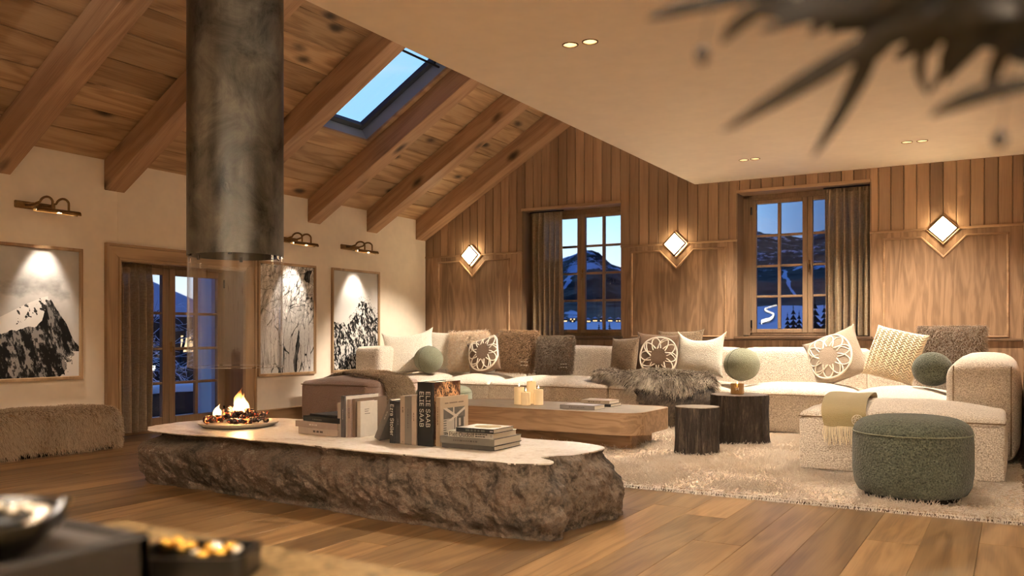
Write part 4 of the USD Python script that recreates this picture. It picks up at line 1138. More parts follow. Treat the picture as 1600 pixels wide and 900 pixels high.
def hide_print(t, A, L, D, T):
    s, q = np.meshgrid(np.linspace(0, 1, 90), np.linspace(0, 1, 110), indexing='ij')
    n = F(s, q, 4, 3, 4); sp = F(s, q, 40, 8, 3)
    c = np.array(S(226, 178, 132)) * (1 - np.clip((n - .42) * 5, 0, 1))[..., None] + np.array(S(74, 40, 22)) * np.clip((n - .42) * 5, 0, 1)[..., None]
    c = np.where((sp > .58)[..., None], np.array(S(46, 26, 16)), c)
    P = np.stack([.002 + (L - .004) * q, .02 + (D - .022) * s, 0 * s + T + .0008], -1)
    v = (np.concatenate([P, np.ones(P.shape[:2] + (1,))], -1) @ A.T)[..., :3]
    colored(t, 'cover_print', v, c, M['print'], flip=True)


book('tallest upright book, thick and black with two lines of white capitals', .396, .31, .114, (18, 18, 19), (-3.2105, 4.306, z0), 0, True,
     titles=[('ELIE SAAB', .032, INK_W, .055, .066), ('ELIE SAAB', .032, INK_W, .055, .017)], extra=hide_print)


def interior_print(t, A, L, D, T):
    s, q = np.meshgrid(np.linspace(0, 1, 100), np.linspace(0, 1, 120), indexing='ij')      # s away along the cover, q from top to bottom
    g = np.full(s.shape, .70) + .08 * (F(s, q, 6, 5) - .5)
    beam = (np.abs((s - .1) * .55 - (q - .02)) < .05) | (np.abs((.95 - s) * .5 - (q - .08)) < .045) | (np.abs(s - .47) < .03) & (q < .25)
    g = np.where(q < .34, .30 + .1 * F(s, q, 9, 6), g); g = np.where(beam & (q < .42), .80, g)
    g = np.where((s > .62) & (s < .94) & (q > .30) & (q < .66), .26, g); g = np.where((s > .70) & (s < .80) & (q > .36) & (q < .60), .72, g)
    g = np.where((s > .50) & (s < .53) & (q > .34) & (q < .86), .2, g); g = np.where((s < .14) & (q > .30) & (np.abs((q * 14) % 1 - .5) < .22), .35, g)
    g = np.where((q > .76) & (F(s, q, 12, 17) > .52), .22, g)
    c = g[..., None] ** 2 * np.array([1, .88, .74])
    P = np.stack([.07 + (L - .10) * q, .035 + (D - .075) * s, 0 * s + T + .0008], -1)
    v = (np.concatenate([P, np.ones(P.shape[:2] + (1,))], -1) @ A.T)[..., :3]
    colored(t, 'cover_print', v, c, M['print'], flip=True)
    marks(t, A, L, D, T, [(.036, .05, .09), (.036, .10, .19), (.036, .20, .26)], bookmat((140, 110, 80)), .008)


book('beige upright book with a room photograph on its cover', .303, .315, .034, (206, 172, 128), (-3.0940, 4.338, z0), 0, True, titles=[('#30', .007, bookmat((150, 112, 74)), .06, .012)], extra=interior_print)
book('dark olive book lying lowest in the right stack', .378, .318, .028, (70, 62, 52), (-3.0365, 4.322, z0), 0)
book('grey olive book lying second in the right stack', .392, .33, .042, (112, 102, 86), (-3.0475, 4.316, z0 + .0285), 0, titles=[('#34', .010, bookmat((70, 60, 48)), .10, .016)])
book('white spined book with heavy black lettering in the right stack', .325, .28, .036, (208, 200, 186), (-2.985, 4.312, z0 + .071), 0,
     titles=[('Piet Oudolf', .0255, INK_K, .008, .004), ('#26', .006, INK_K, .20, .021), ('#20', .006, INK_K, .20, .008), ('O', .012, INK_K, .305, .012)])


def oval_print(t, A, L, D, T):
    e = Point(0, 0).buffer(1, 24); from shapely import affinity
    m = extrude(affinity.translate(affinity.scale(e, .085, .075), L * .56, D * .52), .001, T - .0003)
    part(t, 'cover_print', placed(m, A), rock_mat('oval_landscape', [(.35, S(96, 84, 60)), (.55, S(176, 158, 120))], scale=14, bump=0.0), False)
    part(t, 'cover_panel', placed(cbox(.002, L - .002, .004, D - .002, T - .0008, T + .0004, .0002), A), bookmat((226, 216, 198)), False)


book('uppermost book of the right stack, black spine and white cover with an oval', .266, .242, .026, (24, 24, 24), (-2.905, 4.282, z0 + .1075), 0, titles=[('#20', .012, bookmat((90, 92, 84)), .07, .007), ('#3', .010, bookmat((150, 140, 150)), .24, .008)], extra=oval_print)

# ================================================================== coffee table
TX0, TX1, TY0, TY1, TZ = -5.27, -2.95, 7.28, 8.26, .385
ct = thing('coffee_table', 'long low oak coffee table with rounded corners and a slate top', 'table')


def rrect(x0, x1, y0, y1, r):
    return sbox(x0 + r, y0 + r, x1 - r, y1 - r).buffer(r, 16)


o = rrect(TX0, TX1, TY0, TY1, .22)
part(ct, 'body', join(extrude(o, .185, .18), extrude(o.buffer(-.004), .004, .365), extrude(o.buffer(-.004), .004, .176), extrude(o.difference(o.buffer(-.024)), .016, .369)), M['table'], 30, tone=.4)
part(ct, 'slate_top', extrude(o.buffer(-.0245), .014, .369), M['slate'], False)
pl_ = rrect(TX0 + .17, TX1 - .15, TY0 + .22, TY1 - .22, .015)
part(ct, 'plinth', extrude(pl_, .176, .03), M['table'], False, tone=.2)
for (x, y, r, h, lab) in ((-4.42, 7.68, .052, .18, 'left pillar candle of the group on the coffee table'), (-4.36, 7.835, .050, .235, 'tallest pillar candle at the back of the group on the coffee table'), (-4.315, 7.635, .049, .135, 'shortest pillar candle in front on the coffee table'), (-4.225, 7.74, .050, .160, 'right pillar candle of the group on the coffee table')):
    t = thing('pillar_candle', lab, 'candle', (x, y, TZ), group='ivory pillar candles on the coffee table')
    part(t, 'wax', lathe([(.001, 0), (r - .004, 0), (r, .004), (r, h - .005), (r - .005, h), (r * .6, h - .004), (.001, h - .007)], 40), M['wax'], 40)
    wk = part(t, 'wick', tube([(0, 0, h - .008), (.001, 0, h + .012)], .0018, 6), M['wick'])
    part(wk, 'flame', lathe([(.0005, h + .008), (.006, h + .014), (.0038, h + .022), (.0005, h + .038)], 12), M['candle_flame'], True)
    part(t, 'flame_glow', lathe([(.001, h - .0052), (r * .45, h - .0035), (.001, h - .0030)], 16), M['wax'])
book('single grey book lying in front on the coffee table', .375, .235, .040, (150, 136, 128), (-3.83, 7.452, TZ), -1, titles=[('#40', .008, bookmat((96, 86, 80)), .10, .016)], group='books on the coffee table', extra=lambda t, A, L, D, T: part(t, 'cover_panel', placed(cbox(.03, L - .03, .03, D - .02, T - .0004, T + .0006, .0002), A), bookmat((214, 206, 198)), False))
book('dark lower book of the pair at the back of the coffee table', .30, .27, .028, (70, 62, 56), (-3.765, 7.85, TZ), 0, group='books on the coffee table')
book('beige upper book of the pair at the back of the coffee table', .315, .25, .034, (188, 160, 128), (-3.795, 7.85, TZ + .0285), 0, titles=[('#26', .010, bookmat((120, 92, 66)), .08, .012)], group='books on the coffee table')
# ================================================================== stump tables and candle glass
RUGZ = .03


def stump(name, label, x, y, r, h, topm, seed):
    t = thing(name, label, 'side table', (x, y, RUGZ))
    h -= RUGZ
    n, nv = 150, 34
    a = np.linspace(0, 2 * PI, n, endpoint=False); z = np.linspace(0, h, nv)
    Aa, Zz = np.meshgrid(a, z, indexing='ij')
    p = np.stack([np.cos(Aa) * 1.6, np.sin(Aa) * 1.6, Zz * .9], -1)
    lobes = (fbm(p, 2, seed) - .5) * .13 * r
    flut = np.abs(fbm(p * [6.5, 6.5, .8], 3, seed + 3) - .5) * -.30 * r * .85
    fine = (fbm(p * [17, 17, 5], 3, seed + 6) - .5) * .075 * r
    flare = .05 * r * np.exp(-Zz / .06)
    R = r + lobes + flut + fine + flare
    v = np.stack([np.cos(Aa) * R, np.sin(Aa) * R, Zz], -1)
    I, J = np.meshgrid(np.arange(n), np.arange(nv - 1), indexing='ij'); A_ = (I * nv + J).ravel(); B_ = (((I + 1) % n) * nv + J).ravel()
    part(t, 'bark', tm(v.reshape(-1, 3), np.vstack([np.stack([A_, B_, B_ + 1], 1), np.stack([A_, B_ + 1, A_ + 1], 1)])), M['bark'], 60)
    part(t, 'top', extrude(Polygon(v[:, -1, :2] * .985).buffer(0), .02, h - .014), topm, False)
    part(t, 'base', extrude(Polygon(v[:, 0, :2]).buffer(0), .004, .0), M['bark'], False)


stump('stump_table', 'small dark bark tree stump table with a pale top, in front', -2.48, 7.55, .197, .45, M['stump_top'], 3)
stump('stump_table', 'larger dark bark tree stump table holding the amber candle glass', -2.37, 8.53, .285, .505, M['dark_stump_top'], 14)
j = thing('candle_glass', 'amber glass with a burning candle on the larger stump table', 'candle', (-2.395, 8.55, .511))
part(j, 'glass', lathe([(.001, 0), (.062, 0), (.066, .004), (.066, .105), (.0625, .105), (.0615, .008), (.001, .006)], 40), M['amber'], 40)
part(j, 'wax', lathe([(.001, .008), (.061, .008), (.061, .07), (.001, .068)], 32), M['wax'])
part(j, 'flame', lathe([(.0005, .072), (.007, .085), (.005, .10), (.0005, .125)], 12), M['candle_flame'], True)
bars = [cbox(-.004, .004, -.0008, .0008, -.014, .014, .0004).apply_translation([dx, 0, 0]) for dx in (-.011, .011)] + [cbox(-.011, .011, -.0008, .0008, -.004, .004, .0004)]
part(j, 'emblem', placed(join(*bars), frame_matrix([.963, .27, 0], [-.27, .963, 0], [0, 0, 1], [.018, -.0642, .055])), M['emblem'], False)

# ================================================================== rug
rg = thing('rug', 'large cream shaggy rug under the coffee table and the sofa', 'rug')
rug_poly = rrect(-6.35, .05, 5.78, 9.95, .05)
pts_ = np.array(rug_poly.exterior.coords)
e_ = np.array(rug_poly.buffer(.02).exterior.coords)
part(rg, 'backing', extrude(rug_poly, .028, .001), M['rug'], False)
part(rg, 'binding', extrude(sbox(-6.35, 5.765, .05, 5.785), .014, .0005), M['rug_edge'], False)
hp = trimesh.creation.triangulate_polygon(sbox(-4.6, 5.78, .03, 9.5), engine='earcut')
hm = tm(np.c_[hp[0], np.full(len(hp[0]), .028)], hp[1])
if hm.face_normals[0][2] < 0:
    hm.invert()
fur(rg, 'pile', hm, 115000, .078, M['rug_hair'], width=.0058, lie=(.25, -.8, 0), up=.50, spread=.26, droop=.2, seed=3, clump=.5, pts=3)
edge_strip = tm([(-4.4, 5.78, .006), (.08, 5.78, .006), (.08, 5.785, .03), (-4.4, 5.785, .03)], [[0, 1, 2], [0, 2, 3]])
fur(rg, 'pile', edge_strip, 5000, .05, M['rug_hair'], width=.005, lie=(.1, -.2, 0), up=.7, spread=.4, droop=.8, seed=4, pts=3)

# ================================================================== sofa
so = thing('sectional_sofa', 'very large cream boucle sectional sofa along the panelled wall', 'sofa')
SB = RUGZ + .012


def seam(parent, x0, x1, y0, y1, z, r=.006, sag=.012, seed=0, sides='f'):
    """A corded seam around the top of a base; it waves a little."""
    def line(a, b, n):
        t = np.linspace(0, 1, n)[:, None]
        p = np.array(a) * (1 - t) + np.array(b) * t
        p[:, 2] += sag * (noise(np.stack([p[:, 0] * 3, p[:, 1] * 3, 0 * p[:, 0]], 1), seed) - .5)
        return p
    P = [line((x0, y0, z), (x1, y0, z), 40), line((x1, y0, z), (x1, y1, z), 30), line((x1, y1, z), (x0, y1, z), 20), line((x0, y1, z), (x0, y0, z), 30)]
    part(parent, 'piping', tube(np.vstack([q[:-1] for q in P]), r, 6, closed=True), M['seam'], 60)


def seat(parent, x0, x1, y0, y1, zs=.45, crown=.125, mt='cream', seed=0, z0=None, names=('base', 'seat_cushion')):
    g = .004
    part(parent, names[0], softbox(x0 + g, x1 - g, y0, y1, z0 or SB, zs, .022, 0, 10, side=.012, wob=.008, seed=seed), M[mt], 60)
    cu = part(parent, names[1], softbox(x0 + g, x1 - g, y0 + .002, y1, zs - .05, zs + .045, .05, crown - .045, 18, side=.006, wob=.016, seed=seed + 5), M[mt], 60)
    seam(cu, x0 + g, x1 - g, y0 - .003, y1, zs, seed=seed)


def backrest(parent, x0, x1, y0, y1, z1=.95, mt='cream', seed=0, r=.075):
    part(parent, 'backrest', softbox(x0 + .003, x1 - .003, y0, y1, SB, z1 - .01, r, .02, 12, side=.02, wob=.014, seed=seed), M[mt], 60)


SXS = [-7.5, -5.95, -4.25, -2.75, -1.45]
for i in range(len(SXS) - 1):
    seat(so, SXS[i] if i else -6.8, SXS[i + 1], 9.53, 10.47, seed=10 + i)
seat(so, -7.5, -6.8, 9.2, 10.47, seed=31)
seat(so, -1.45, -.5, 8.16, 10.47, seed=40, crown=.13)
for i, (a, b) in enumerate(zip([-7.5, -5.9, -4.35, -2.93, -1.45], [-5.9, -4.35, -2.93, -1.45, -.5])):
    backrest(so, a, b, 10.46, 10.93, seed=20 + i)
part(so, 'armrest', softbox(-7.96, -7.5, 9.2, 10.93, SB, .94, .07, .02, 12, side=.015, wob=.012, seed=3), M['cream'], 60)
part(so, 'armrest', softbox(-.50, .035, 8.15, 10.93, SB, .875, .13, .055, 14, side=.03, wob=.016, seed=4), M['cream'], 60)
for x0, x1, y in ((-.445, -.02, 8.148),):
    for x in (x0, x1):
        part(so, 'stitching', tube([(x, y + .012, .1), (x, y + .0, .4), (x, y + .004, .74), (x, y + .05, .84)], .005, 6), M['seam'], 60)
ot = thing('ottoman', 'wide cream boucle ottoman carrying the khaki blanket', 'ottoman')
seat(ot, -1.48, -.05, 7.03, 8.10, .46, .125, seed=50)
ch = thing('chaise', 'mauve grey upholstered seat block at the left end with fur throw', 'sofa seat')
seat(ch, -7.84, -6.79, 8.05, 9.15, .48, .11, 'mauve', seed=60)

# ================================================================== poufs and balls


def pouf(label, x, y, rx, h, mt, cap_z):
    t = thing('pouf', label, 'pouf', (x, y, RUGZ))
    n = 40
    prof = [(.001, .03), (rx * .80, .03), (rx * .90, .045), (rx * .965, .09), (rx, .18), (rx * 1.0, cap_z - .08), (rx * .985, cap_z)]
    part(t, 'body', lathe(prof, 80), M[mt], 60)
    q = np.linspace(0, 1, 12)
    cu = part(t, 'seat_cushion', lathe([(rx * .985 * math.cos(a) ** .45 if a < PI / 2 else .001, cap_z + (h - cap_z) * math.sin(a)) for a in q * PI / 2], 80), M[mt], 60)
    part(cu, 'piping', tube([(rx * .99 * math.cos(a), rx * .99 * math.sin(a), cap_z) for a in np.linspace(0, 2 * PI, 90, endpoint=False)], .005, 6, closed=True), M['green_ball'], 60)
    part(t, 'foot', lathe([(.001, 0), (rx * .78, 0), (rx * .80, .008), (rx * .80, .032), (.001, .032)], 60), M['black_metal'], 30)
    return t


pouf('large round dark green boucle pouf standing in front of the ottoman', -.585, 6.24, .368, .54, 'green_boucle', .43)
pouf('green pouf half hidden behind the tallest book', -6.30, 9.02, .36, .43, 'green_ball', .35)


def ball(label, x, y, z, r, tilt, yaw, mt='green_ball'):
    t = thing('ball_cushion', label, 'cushion', (x, y, z), 0, group='round green ball cushions')
    m = trimesh.creation.icosphere(4, r)
    m.vertices *= [1.05, 1, .97]
    part(t, 'cover', m, M[mt], True)
    a = np.linspace(0, 2 * PI, 60, endpoint=False)
    c = np.stack([np.cos(a) * r * 1.048, 0 * a, np.sin(a) * r * .972], 1)
    ct_, st_ = math.cos(tilt), math.sin(tilt)
    c = c @ np.array([[ct_, 0, st_], [0, 1, 0], [-st_, 0, ct_]]).T
    cy, sy = math.cos(yaw), math.sin(yaw)
    c = c @ np.array([[cy, -sy, 0], [sy, cy, 0], [0, 0, 1]]).T
    c *= (r * 1.003 / np.linalg.norm(c / [1.05, 1, .97], axis=1))[:, None]
    part(t, 'seam', tube(c, .003, 5, closed=True), M['green_boucle'], 60)


ball('sage ball cushion among the pillows at the left end of the sofa', -6.98, 9.62, .765, .195, 0, PI / 2.2)
ball('sage ball cushion right of the white pillow in the middle of the sofa', -2.70, 9.82, .765, .195, .3, .9)
ball('dark sage ball cushion by the right arm of the sofa', -.70, 9.42, .765, .175, 0, PI / 2, 'green_boucle')


# ================================================================== pillows
def pillow(name, label, c, w, h, t, mt, yaw=0., lean=0., roll=0., seed=0, ears=.10, hair=None, emblem=None, knit=False, n=46, chop=0.0, mark=False):
    """A cushion whose face looks along -y before it is leaned back, rolled in its plane and turned."""
    c = (c[0], c[1] - .03, c[2] + .022)
    root = thing(name, label, 'pillow', c, 0, group=None)
    A, B = np.meshgrid(np.linspace(-1, 1, n), np.linspace(-1, 1, n), indexing='ij')

    def surf(a, b, side):
        pinch_a, pinch_b = 1 - ears * (1 - b ** 2) * 0 - ears * (1 - b ** 4) * np.abs(a) ** 3, 1 - ears * (1 - a ** 4) * np.abs(b) ** 3
        x, z = a * w / 2 * pinch_a, b * h / 2 * pinch_b
        f = np.clip((1 - a ** 2) * (1 - b ** 2), 0, 1) ** .42
        wr = (fbm(np.stack([a * 2.2 + seed, b * 2.2, side + 0 * a], -1), 3, seed) - .5) * .16
        y = side * t / 2 * f * (1 + wr)
        if knit and side < 0:
            vv = np.abs(((a * 4.5) % 1) - .5)
            y = y - .02 * np.abs(np.sin(PI * (b * 9 + vv * 2))) ** .7 * np.clip(f * 2, 0, 1) + .008 * (vv > .44)
        z = z - .02 * f * (1 - b) * .5 - chop * (1 - a ** 2) * np.clip(b, 0, 1) ** 2
        return np.stack([x, y, z], -1)

    ca, sa = math.cos(roll), math.sin(roll); cl, sl = math.cos(lean), math.sin(lean); cy, sy = math.cos(yaw), math.sin(yaw)
    Rr = np.array([[ca, 0, sa], [0, 1, 0], [-sa, 0, ca]]); Rl = np.array([[1, 0, 0], [0, cl, sl], [0, -sl, cl]]); Ry = np.array([[cy, -sy, 0], [sy, cy, 0], [0, 0, 1]])
    R = Ry @ Rl @ Rr
    if knit:
        n = 170; A, B = np.meshgrid(np.linspace(-1, 1, n), np.linspace(-1, 1, n), indexing='ij')
    fr, bk = surf(A, B, -1.), surf(A, B, 1.)
    v = np.vstack([fr.reshape(-1, 3), bk.reshape(-1, 3)]) @ R.T
    m = tm(v, np.vstack([grid_faces(n, n, 0, False), grid_faces(n, n, n * n, True)])); m.merge_vertices()
    if m.volume < 0:
        m.invert()
    cov = part(root, 'cover', m, M[mt], 60)
    if hair:
        mat_, cnt, ln, kw = hair
        fur(cov, 'fur', m, cnt, ln, M[mat_], seed=seed, **kw)
    else:
        edge = np.concatenate([[(a, -1) for a in np.linspace(-1, 1, 24)[:-1]], [(1, b) for b in np.linspace(-1, 1, 24)[:-1]], [(a, 1) for a in np.linspace(1, -1, 24)[:-1]], [(-1, b) for b in np.linspace(1, -1, 24)[:-1]]])
        part(cov, 'edge_seam', tube(surf(edge[:, 0], edge[:, 1], 1.) @ R.T, .0045, 5, closed=True), M[mt], 60)
    if hair and name == 'fur_pillow' and mark:
        bars = [tube(surf(np.linspace(.52 + .12 * i, .60 + .12 * i, 4), np.full(4, -.52 - .17 * j), -1.) @ R.T + R @ np.array([0, -.034, 0]), .0035, 5) for i in range(3) for j in range(2)]
        part(cov, 'stitched_mark', join(*bars), M['emblem'], 60, label='small pale stitched mark')
    if emblem:
        ca_, cb_, rad = emblem
        curves = [[(math.cos(q), math.sin(q)) for q in np.linspace(0, 2 * PI, 60)]]
        wds = [.012]
        for k in range(10):
            q0 = k * PI / 5
            loop = []
            for u in np.linspace(0, 1, 20):
                r_ = .42 + .54 * math.sin(PI * u) if True else 0
                loop.append((r_ * math.cos(q0 + (u - .5) * .95), r_ * math.sin(q0 + (u - .5) * .95)))
            curves.append(loop); wds.append(.008)
        for k in range(5):
            q0 = k * 2 * PI / 5 + .3
            curves.append([(.62 * u * math.cos(q0 + (1 - u) * .8), .62 * u * math.sin(q0 + (1 - u) * .8)) for u in np.linspace(.62, 1.5, 8)]); wds.append(.008)
        ms = []
        for cv, wd in zip(curves, wds):
            cv = np.array(cv) * rad
            a, b = ca_ + cv[:, 0] / (w / 2), cb_ + cv[:, 1] / (h / 2)
            ok = (np.abs(a) < .985) & (np.abs(b) < .985)
            if ok.sum() < 4:
                continue
            a, b = np.clip(a, -.985, .985), np.clip(b, -.985, .985)
            ms.append(tube(surf(a, b, -1.) @ R.T, wd, 6))
        part(cov, 'emblem', join(*ms), M['emblem'], 60, label='embroidered cream flower wheel emblem')
    return root


short = dict(width=.0055, up=.9, spread=.45, droop=.2, pts=3)
curly = dict(width=.006, up=.9, spread=.5, curl=.35, pts=4)
pillow('pillow', 'white pillow standing behind the ball at the left end of the sofa', (-7.16, 10.22, .85), .60, .58, .17, 'white_boucle', .25, .16, .05, 2)
pillow('pillow', 'big woven cream pillow leaning on the left arm of the sofa', (-7.37, 9.72, .845), .74, .65, .2, 'white_boucle', .55, .30, -.12, 3, chop=.06)
pillow('fur_pillow', 'curly cream sheepskin pillow at the left end of the sofa', (-6.70, 10.22, .85), .60, .54, .17, 'white_boucle', .1, .16, -.04, 4, hair=('sheep_hair', 11000, .06, curly))
pillow('pillow', 'brown pillow with flower wheel emblem left of the brown fur pillow', (-6.33, 10.05, .79), .56, .52, .15, 'brown_cloth', -.12, .22, -.28, 5, emblem=(.12, .22, .27))
pillow('fur_pillow', 'large caramel brown fur pillow in the left half of the sofa', (-5.88, 10.17, .865), .64, .56, .17, 'brown_cloth', -.08, .18, .03, 6, ears=.04, hair=('brown_hair', 14000, .045, short), mark=True)
pillow('fur_pillow', 'dark grey brown fur pillow right of the caramel fur pillow', (-5.24, 10.08, .82), .54, .50, .16, 'brown_cloth', .02, .2, -.02, 7, ears=.05, hair=('dark_hair', 12000, .042, short), mark=True)
pillow('pillow', 'brown houndstooth pillow left of the fur throw', (-4.27, 10.12, .80), .46, .52, .15, 'tweed', -.35, .2, -.05, 8)
pillow('pillow', 'brown pillow with flower wheel emblem left of the white pillow', (-3.86, 10.2, .84), .58, .54, .15, 'brown_cloth', .06, .2, .06, 9, emblem=(.15, -.1, .25))
pillow('pillow', 'grey tweed pillow hardly visible behind the emblem pillow', (-3.60, 10.34, .86), .60, .58, .12, 'tweed', .02, .12, -.03, 19)
pillow('pillow', 'plain white square pillow in the middle of the sofa', (-3.23, 9.98, .85), .61, .56, .19, 'white_boucle', -.04, .2, 0, 10, ears=.12, chop=.09)
pillow('pillow', 'taupe pillow with flower wheel emblem in the right half of the sofa', (-1.72, 10.12, .83), .62, .60, .17, 'taupe_cloth', -.18, .30, -.42, 11, emblem=(-.18, .1, .26))
pillow('pillow', 'cream braided pillow leaning at the right end of the sofa', (-1.10, 9.98, .87), .56, .56, .16, 'knit', -.28, .28, .22, 12, knit=True, ears=.05)
pillow('fur_pillow', 'shaggy grey fur pillow in the right corner of the sofa', (-.58, 10.25, .89), .66, .58, .18, 'brown_cloth', -.15, .15, 0, 13, ears=.03, hair=('grey_hair', 9000, .05, dict(width=.006, up=.8, spread=.5, droop=.4, curl=.12, pts=3)))


# ================================================================== throws and blanket
def drape(path_yz, xl, xr, nu=40, nv=46, bump=.02, seed=0, thick=.016, smooth_edges=.03):
    t = np.linspace(0, 1, nu); k = np.linspace(0, 1, len(path_yz)); py = np.interp(t, k, [p[0] for p in path_yz]); pz = np.interp(t, k, [p[1] for p in path_yz])
    a = np.interp(t, np.linspace(0, 1, len(xl)), xl); b = np.interp(t, np.linspace(0, 1, len(xr)), xr)
    s = np.linspace(0, 1, nv)
    T_, S_ = np.meshgrid(t, s, indexing='ij')
    X = a[:, None] * (1 - S_) + b[:, None] * S_
    Y = np.repeat(py[:, None], nv, 1); Z = np.repeat(pz[:, None], nv, 1)
    nz = fbm(np.stack([X * 3.2, T_ * 3, 0 * X + seed], -1), 3, seed)
    X = X + smooth_edges * (fbm(np.stack([T_ * 6, S_ * 3, 0 * X], -1), 2, seed + 4) - .5) * 2
    return X, Y, Z, nz


path = [(10.03, .63), (9.9, .64), (9.75, .635), (9.64, .60), (9.545, .52), (9.495, .43), (9.485, .30), (9.485, .18), (9.48, .09)]
X, Y, Z, nz = drape(path, [-4.42, -4.46, -4.50, -4.20, -3.98, -3.90, -3.80, -3.66, -3.56], [-3.35, -3.15, -3.0, -2.98, -2.97, -2.97, -3.0, -3.05, -3.14], seed=4)
Zc = Z + (nz - .35) * .05 * np.clip((Z - .4) * 8, 0, 1); Yc = Y - (nz - .2) * .05 * np.clip((.55 - Z) * 6, 0, 1)
th = thing('fur_throw', 'long haired dark grey and beige fur throw hanging over the sofa front, its lower fur coloured darker as shade', 'throw')
tmesh = sheet(np.stack([X, Yc, Zc], -1), .014)
if tmesh.volume < 0:
    tmesh.invert()
part(th, 'hide', tmesh, plain('throw_hide', S(92, 76, 60), rough=.95), 60)
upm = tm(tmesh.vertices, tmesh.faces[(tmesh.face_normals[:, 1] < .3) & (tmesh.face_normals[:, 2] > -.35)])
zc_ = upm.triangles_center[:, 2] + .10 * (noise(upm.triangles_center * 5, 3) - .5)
for sel, m_, k_, n_ in ((zc_ > .50, 'throw_hair', 6, 12000), (zc_ <= .50, 'throw_shaded_hair', 7, 14000)):  # lower hair takes the darker colour that stands in for shade
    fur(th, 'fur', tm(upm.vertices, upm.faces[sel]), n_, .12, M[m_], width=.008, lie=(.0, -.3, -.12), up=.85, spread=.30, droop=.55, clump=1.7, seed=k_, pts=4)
# left throw: across the chaise and down its right side
t = np.linspace(0, 1, 44)
kx = np.interp(t, [0, .1, .3, .5, .62, .70, .76, .85, 1], [-7.72, -7.62, -7.4, -7.1, -6.92, -6.80, -6.755, -6.745, -6.74])
kz = np.interp(t, [0, .1, .3, .5, .62, .70, .76, .85, 1], [.545, .585, .615, .605, .575, .545, .47, .33, .12])
s = np.linspace(0, 1, 30)
T_, S_ = np.meshgrid(t, s, indexing='ij')
Yl = (8.34 + .06 * np.sin(t * 9))[:, None] * (1 - S_) + (8.93 + .05 * np.sin(t * 7 + 1))[:, None] * S_
nz = fbm(np.stack([T_ * 4, S_ * 3, 0 * T_], -1), 3, 8)
P = np.stack([kx[:, None] + (nz - .3) * .04 * (kz < .5)[:, None], Yl, kz[:, None] + (nz - .3) * .03 * (kz >= .5)[:, None]], -1)
th2 = thing('fur_throw', 'brown fur throw lying over the mauve seat block at the left', 'throw')
t2 = sheet(P, .014)
if t2.volume < 0:
    t2.invert()
part(th2, 'hide', t2, plain('throw_hide_brown', S(96, 78, 58), rough=.95), 60)
up2 = tm(t2.vertices, t2.faces[(t2.face_normals[:, 2] > -.3) & (t2.face_normals[:, 0] > -.3)])
fur(th2, 'fur', up2, 12000, .04, M['throw2_hair'], width=.0055, lie=(.2, 0, -.3), up=.8, spread=.4, droop=.3, clump=.4, seed=9, pts=3)
# khaki blanket over the ottoman with fringe and emblem
bl = thing('blanket', 'khaki wool blanket with fringe and round emblem draped over the ottoman', 'blanket')
kp = [(8.09, .50), (8.0, .575), (7.85, .608), (7.6, .615), (7.35, .605), (7.18, .575), (7.06, .525), (7.012, .48), (7.004, .44), (7.002, .395)]
tt = np.linspace(0, 1, 60); kk = np.linspace(0, 1, len(kp))
from scipy.interpolate import PchipInterpolator
by, bz = PchipInterpolator(kk, [p[0] for p in kp])(tt), PchipInterpolator(kk, [p[1] for p in kp])(tt)
s = np.linspace(0, 1, 26); T_, S_ = np.meshgrid(tt, s, indexing='ij')
bx = (-1.375 + .095 * tt)[:, None] * (1 - S_) + (-1.03 + .07 * tt)[:, None] * S_
Pb = np.stack([bx, by[:, None] - .006 * (np.sin(S_ * 9) * T_ ** 3), bz[:, None] + .004 * np.sin(S_ * 7 + T_ * 3)], -1)
part(bl, 'cloth', sheet(Pb, .006), M['khaki'], 60)
frng = np.random.default_rng(3)
fr = []
for q in np.linspace(0, 1, 46):
    x = -1.28 + .32 * q
    L = frng.uniform(.10, .155)
    fr.append(tube([(x, 6.999, .397), (x + frng.normal(0, .004), 6.994, .397 - L * .5), (x + frng.normal(0, .008), 6.992, .397 - L)], [.0036, .0032, .0024], 5))
part(bl, 'fringe', join(*fr), M['fringe'], 60)
cv = []
for q in [[(math.cos(a), math.sin(a)) for a in np.linspace(0, 2 * PI, 40)]] + [[(.25 * math.cos(k * PI / 4), .25 * math.sin(k * PI / 4)), (.62 * math.cos(k * PI / 4 - .3), .62 * math.sin(k * PI / 4 - .3)), (.95 * math.cos(k * PI / 4), .95 * math.sin(k * PI / 4)), (.62 * math.cos(k * PI / 4 + .3), .62 * math.sin(k * PI / 4 + .3)), (.25 * math.cos(k * PI / 4), .25 * math.sin(k * PI / 4))] for k in range(8)]:
    cv.append(tube([(-1.035 + .041 * a, 6.9985 - .002 + .0, .448 + .041 * b) for a, b in q], .0022, 5))
part(bl, 'emblem', join(*cv), M['emblem'], 60, label='small round stitched emblem')

# ================================================================== fur bench
be = thing('fur_bench', 'low bench covered in shaggy beige fur under the mountain print', 'bench')
bm = softbox(-7.99, -7.53, 3.60, 5.26, .035, .395, .07, .02, 16, side=.01, wob=.02, seed=2)
part(be, 'seat', bm, plain('bench_hide', S(168, 134, 98), rough=.95), 60)
vis = tm(bm.vertices, bm.faces[(bm.face_normals[:, 2] > -.5) & (bm.face_normals[:, 0] > -.6)])
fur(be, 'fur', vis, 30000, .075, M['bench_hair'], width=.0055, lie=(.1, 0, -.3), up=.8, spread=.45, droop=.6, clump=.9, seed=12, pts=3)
part(be, 'plinth', cbox(-7.98, -7.58, 3.7, 5.24, 0, .05, .004), M['black_metal'], False)

# ================================================================== outside: valley, mountains, village, trees
def az_of(x, y):
    return np.degrees(np.arctan2(x, y))


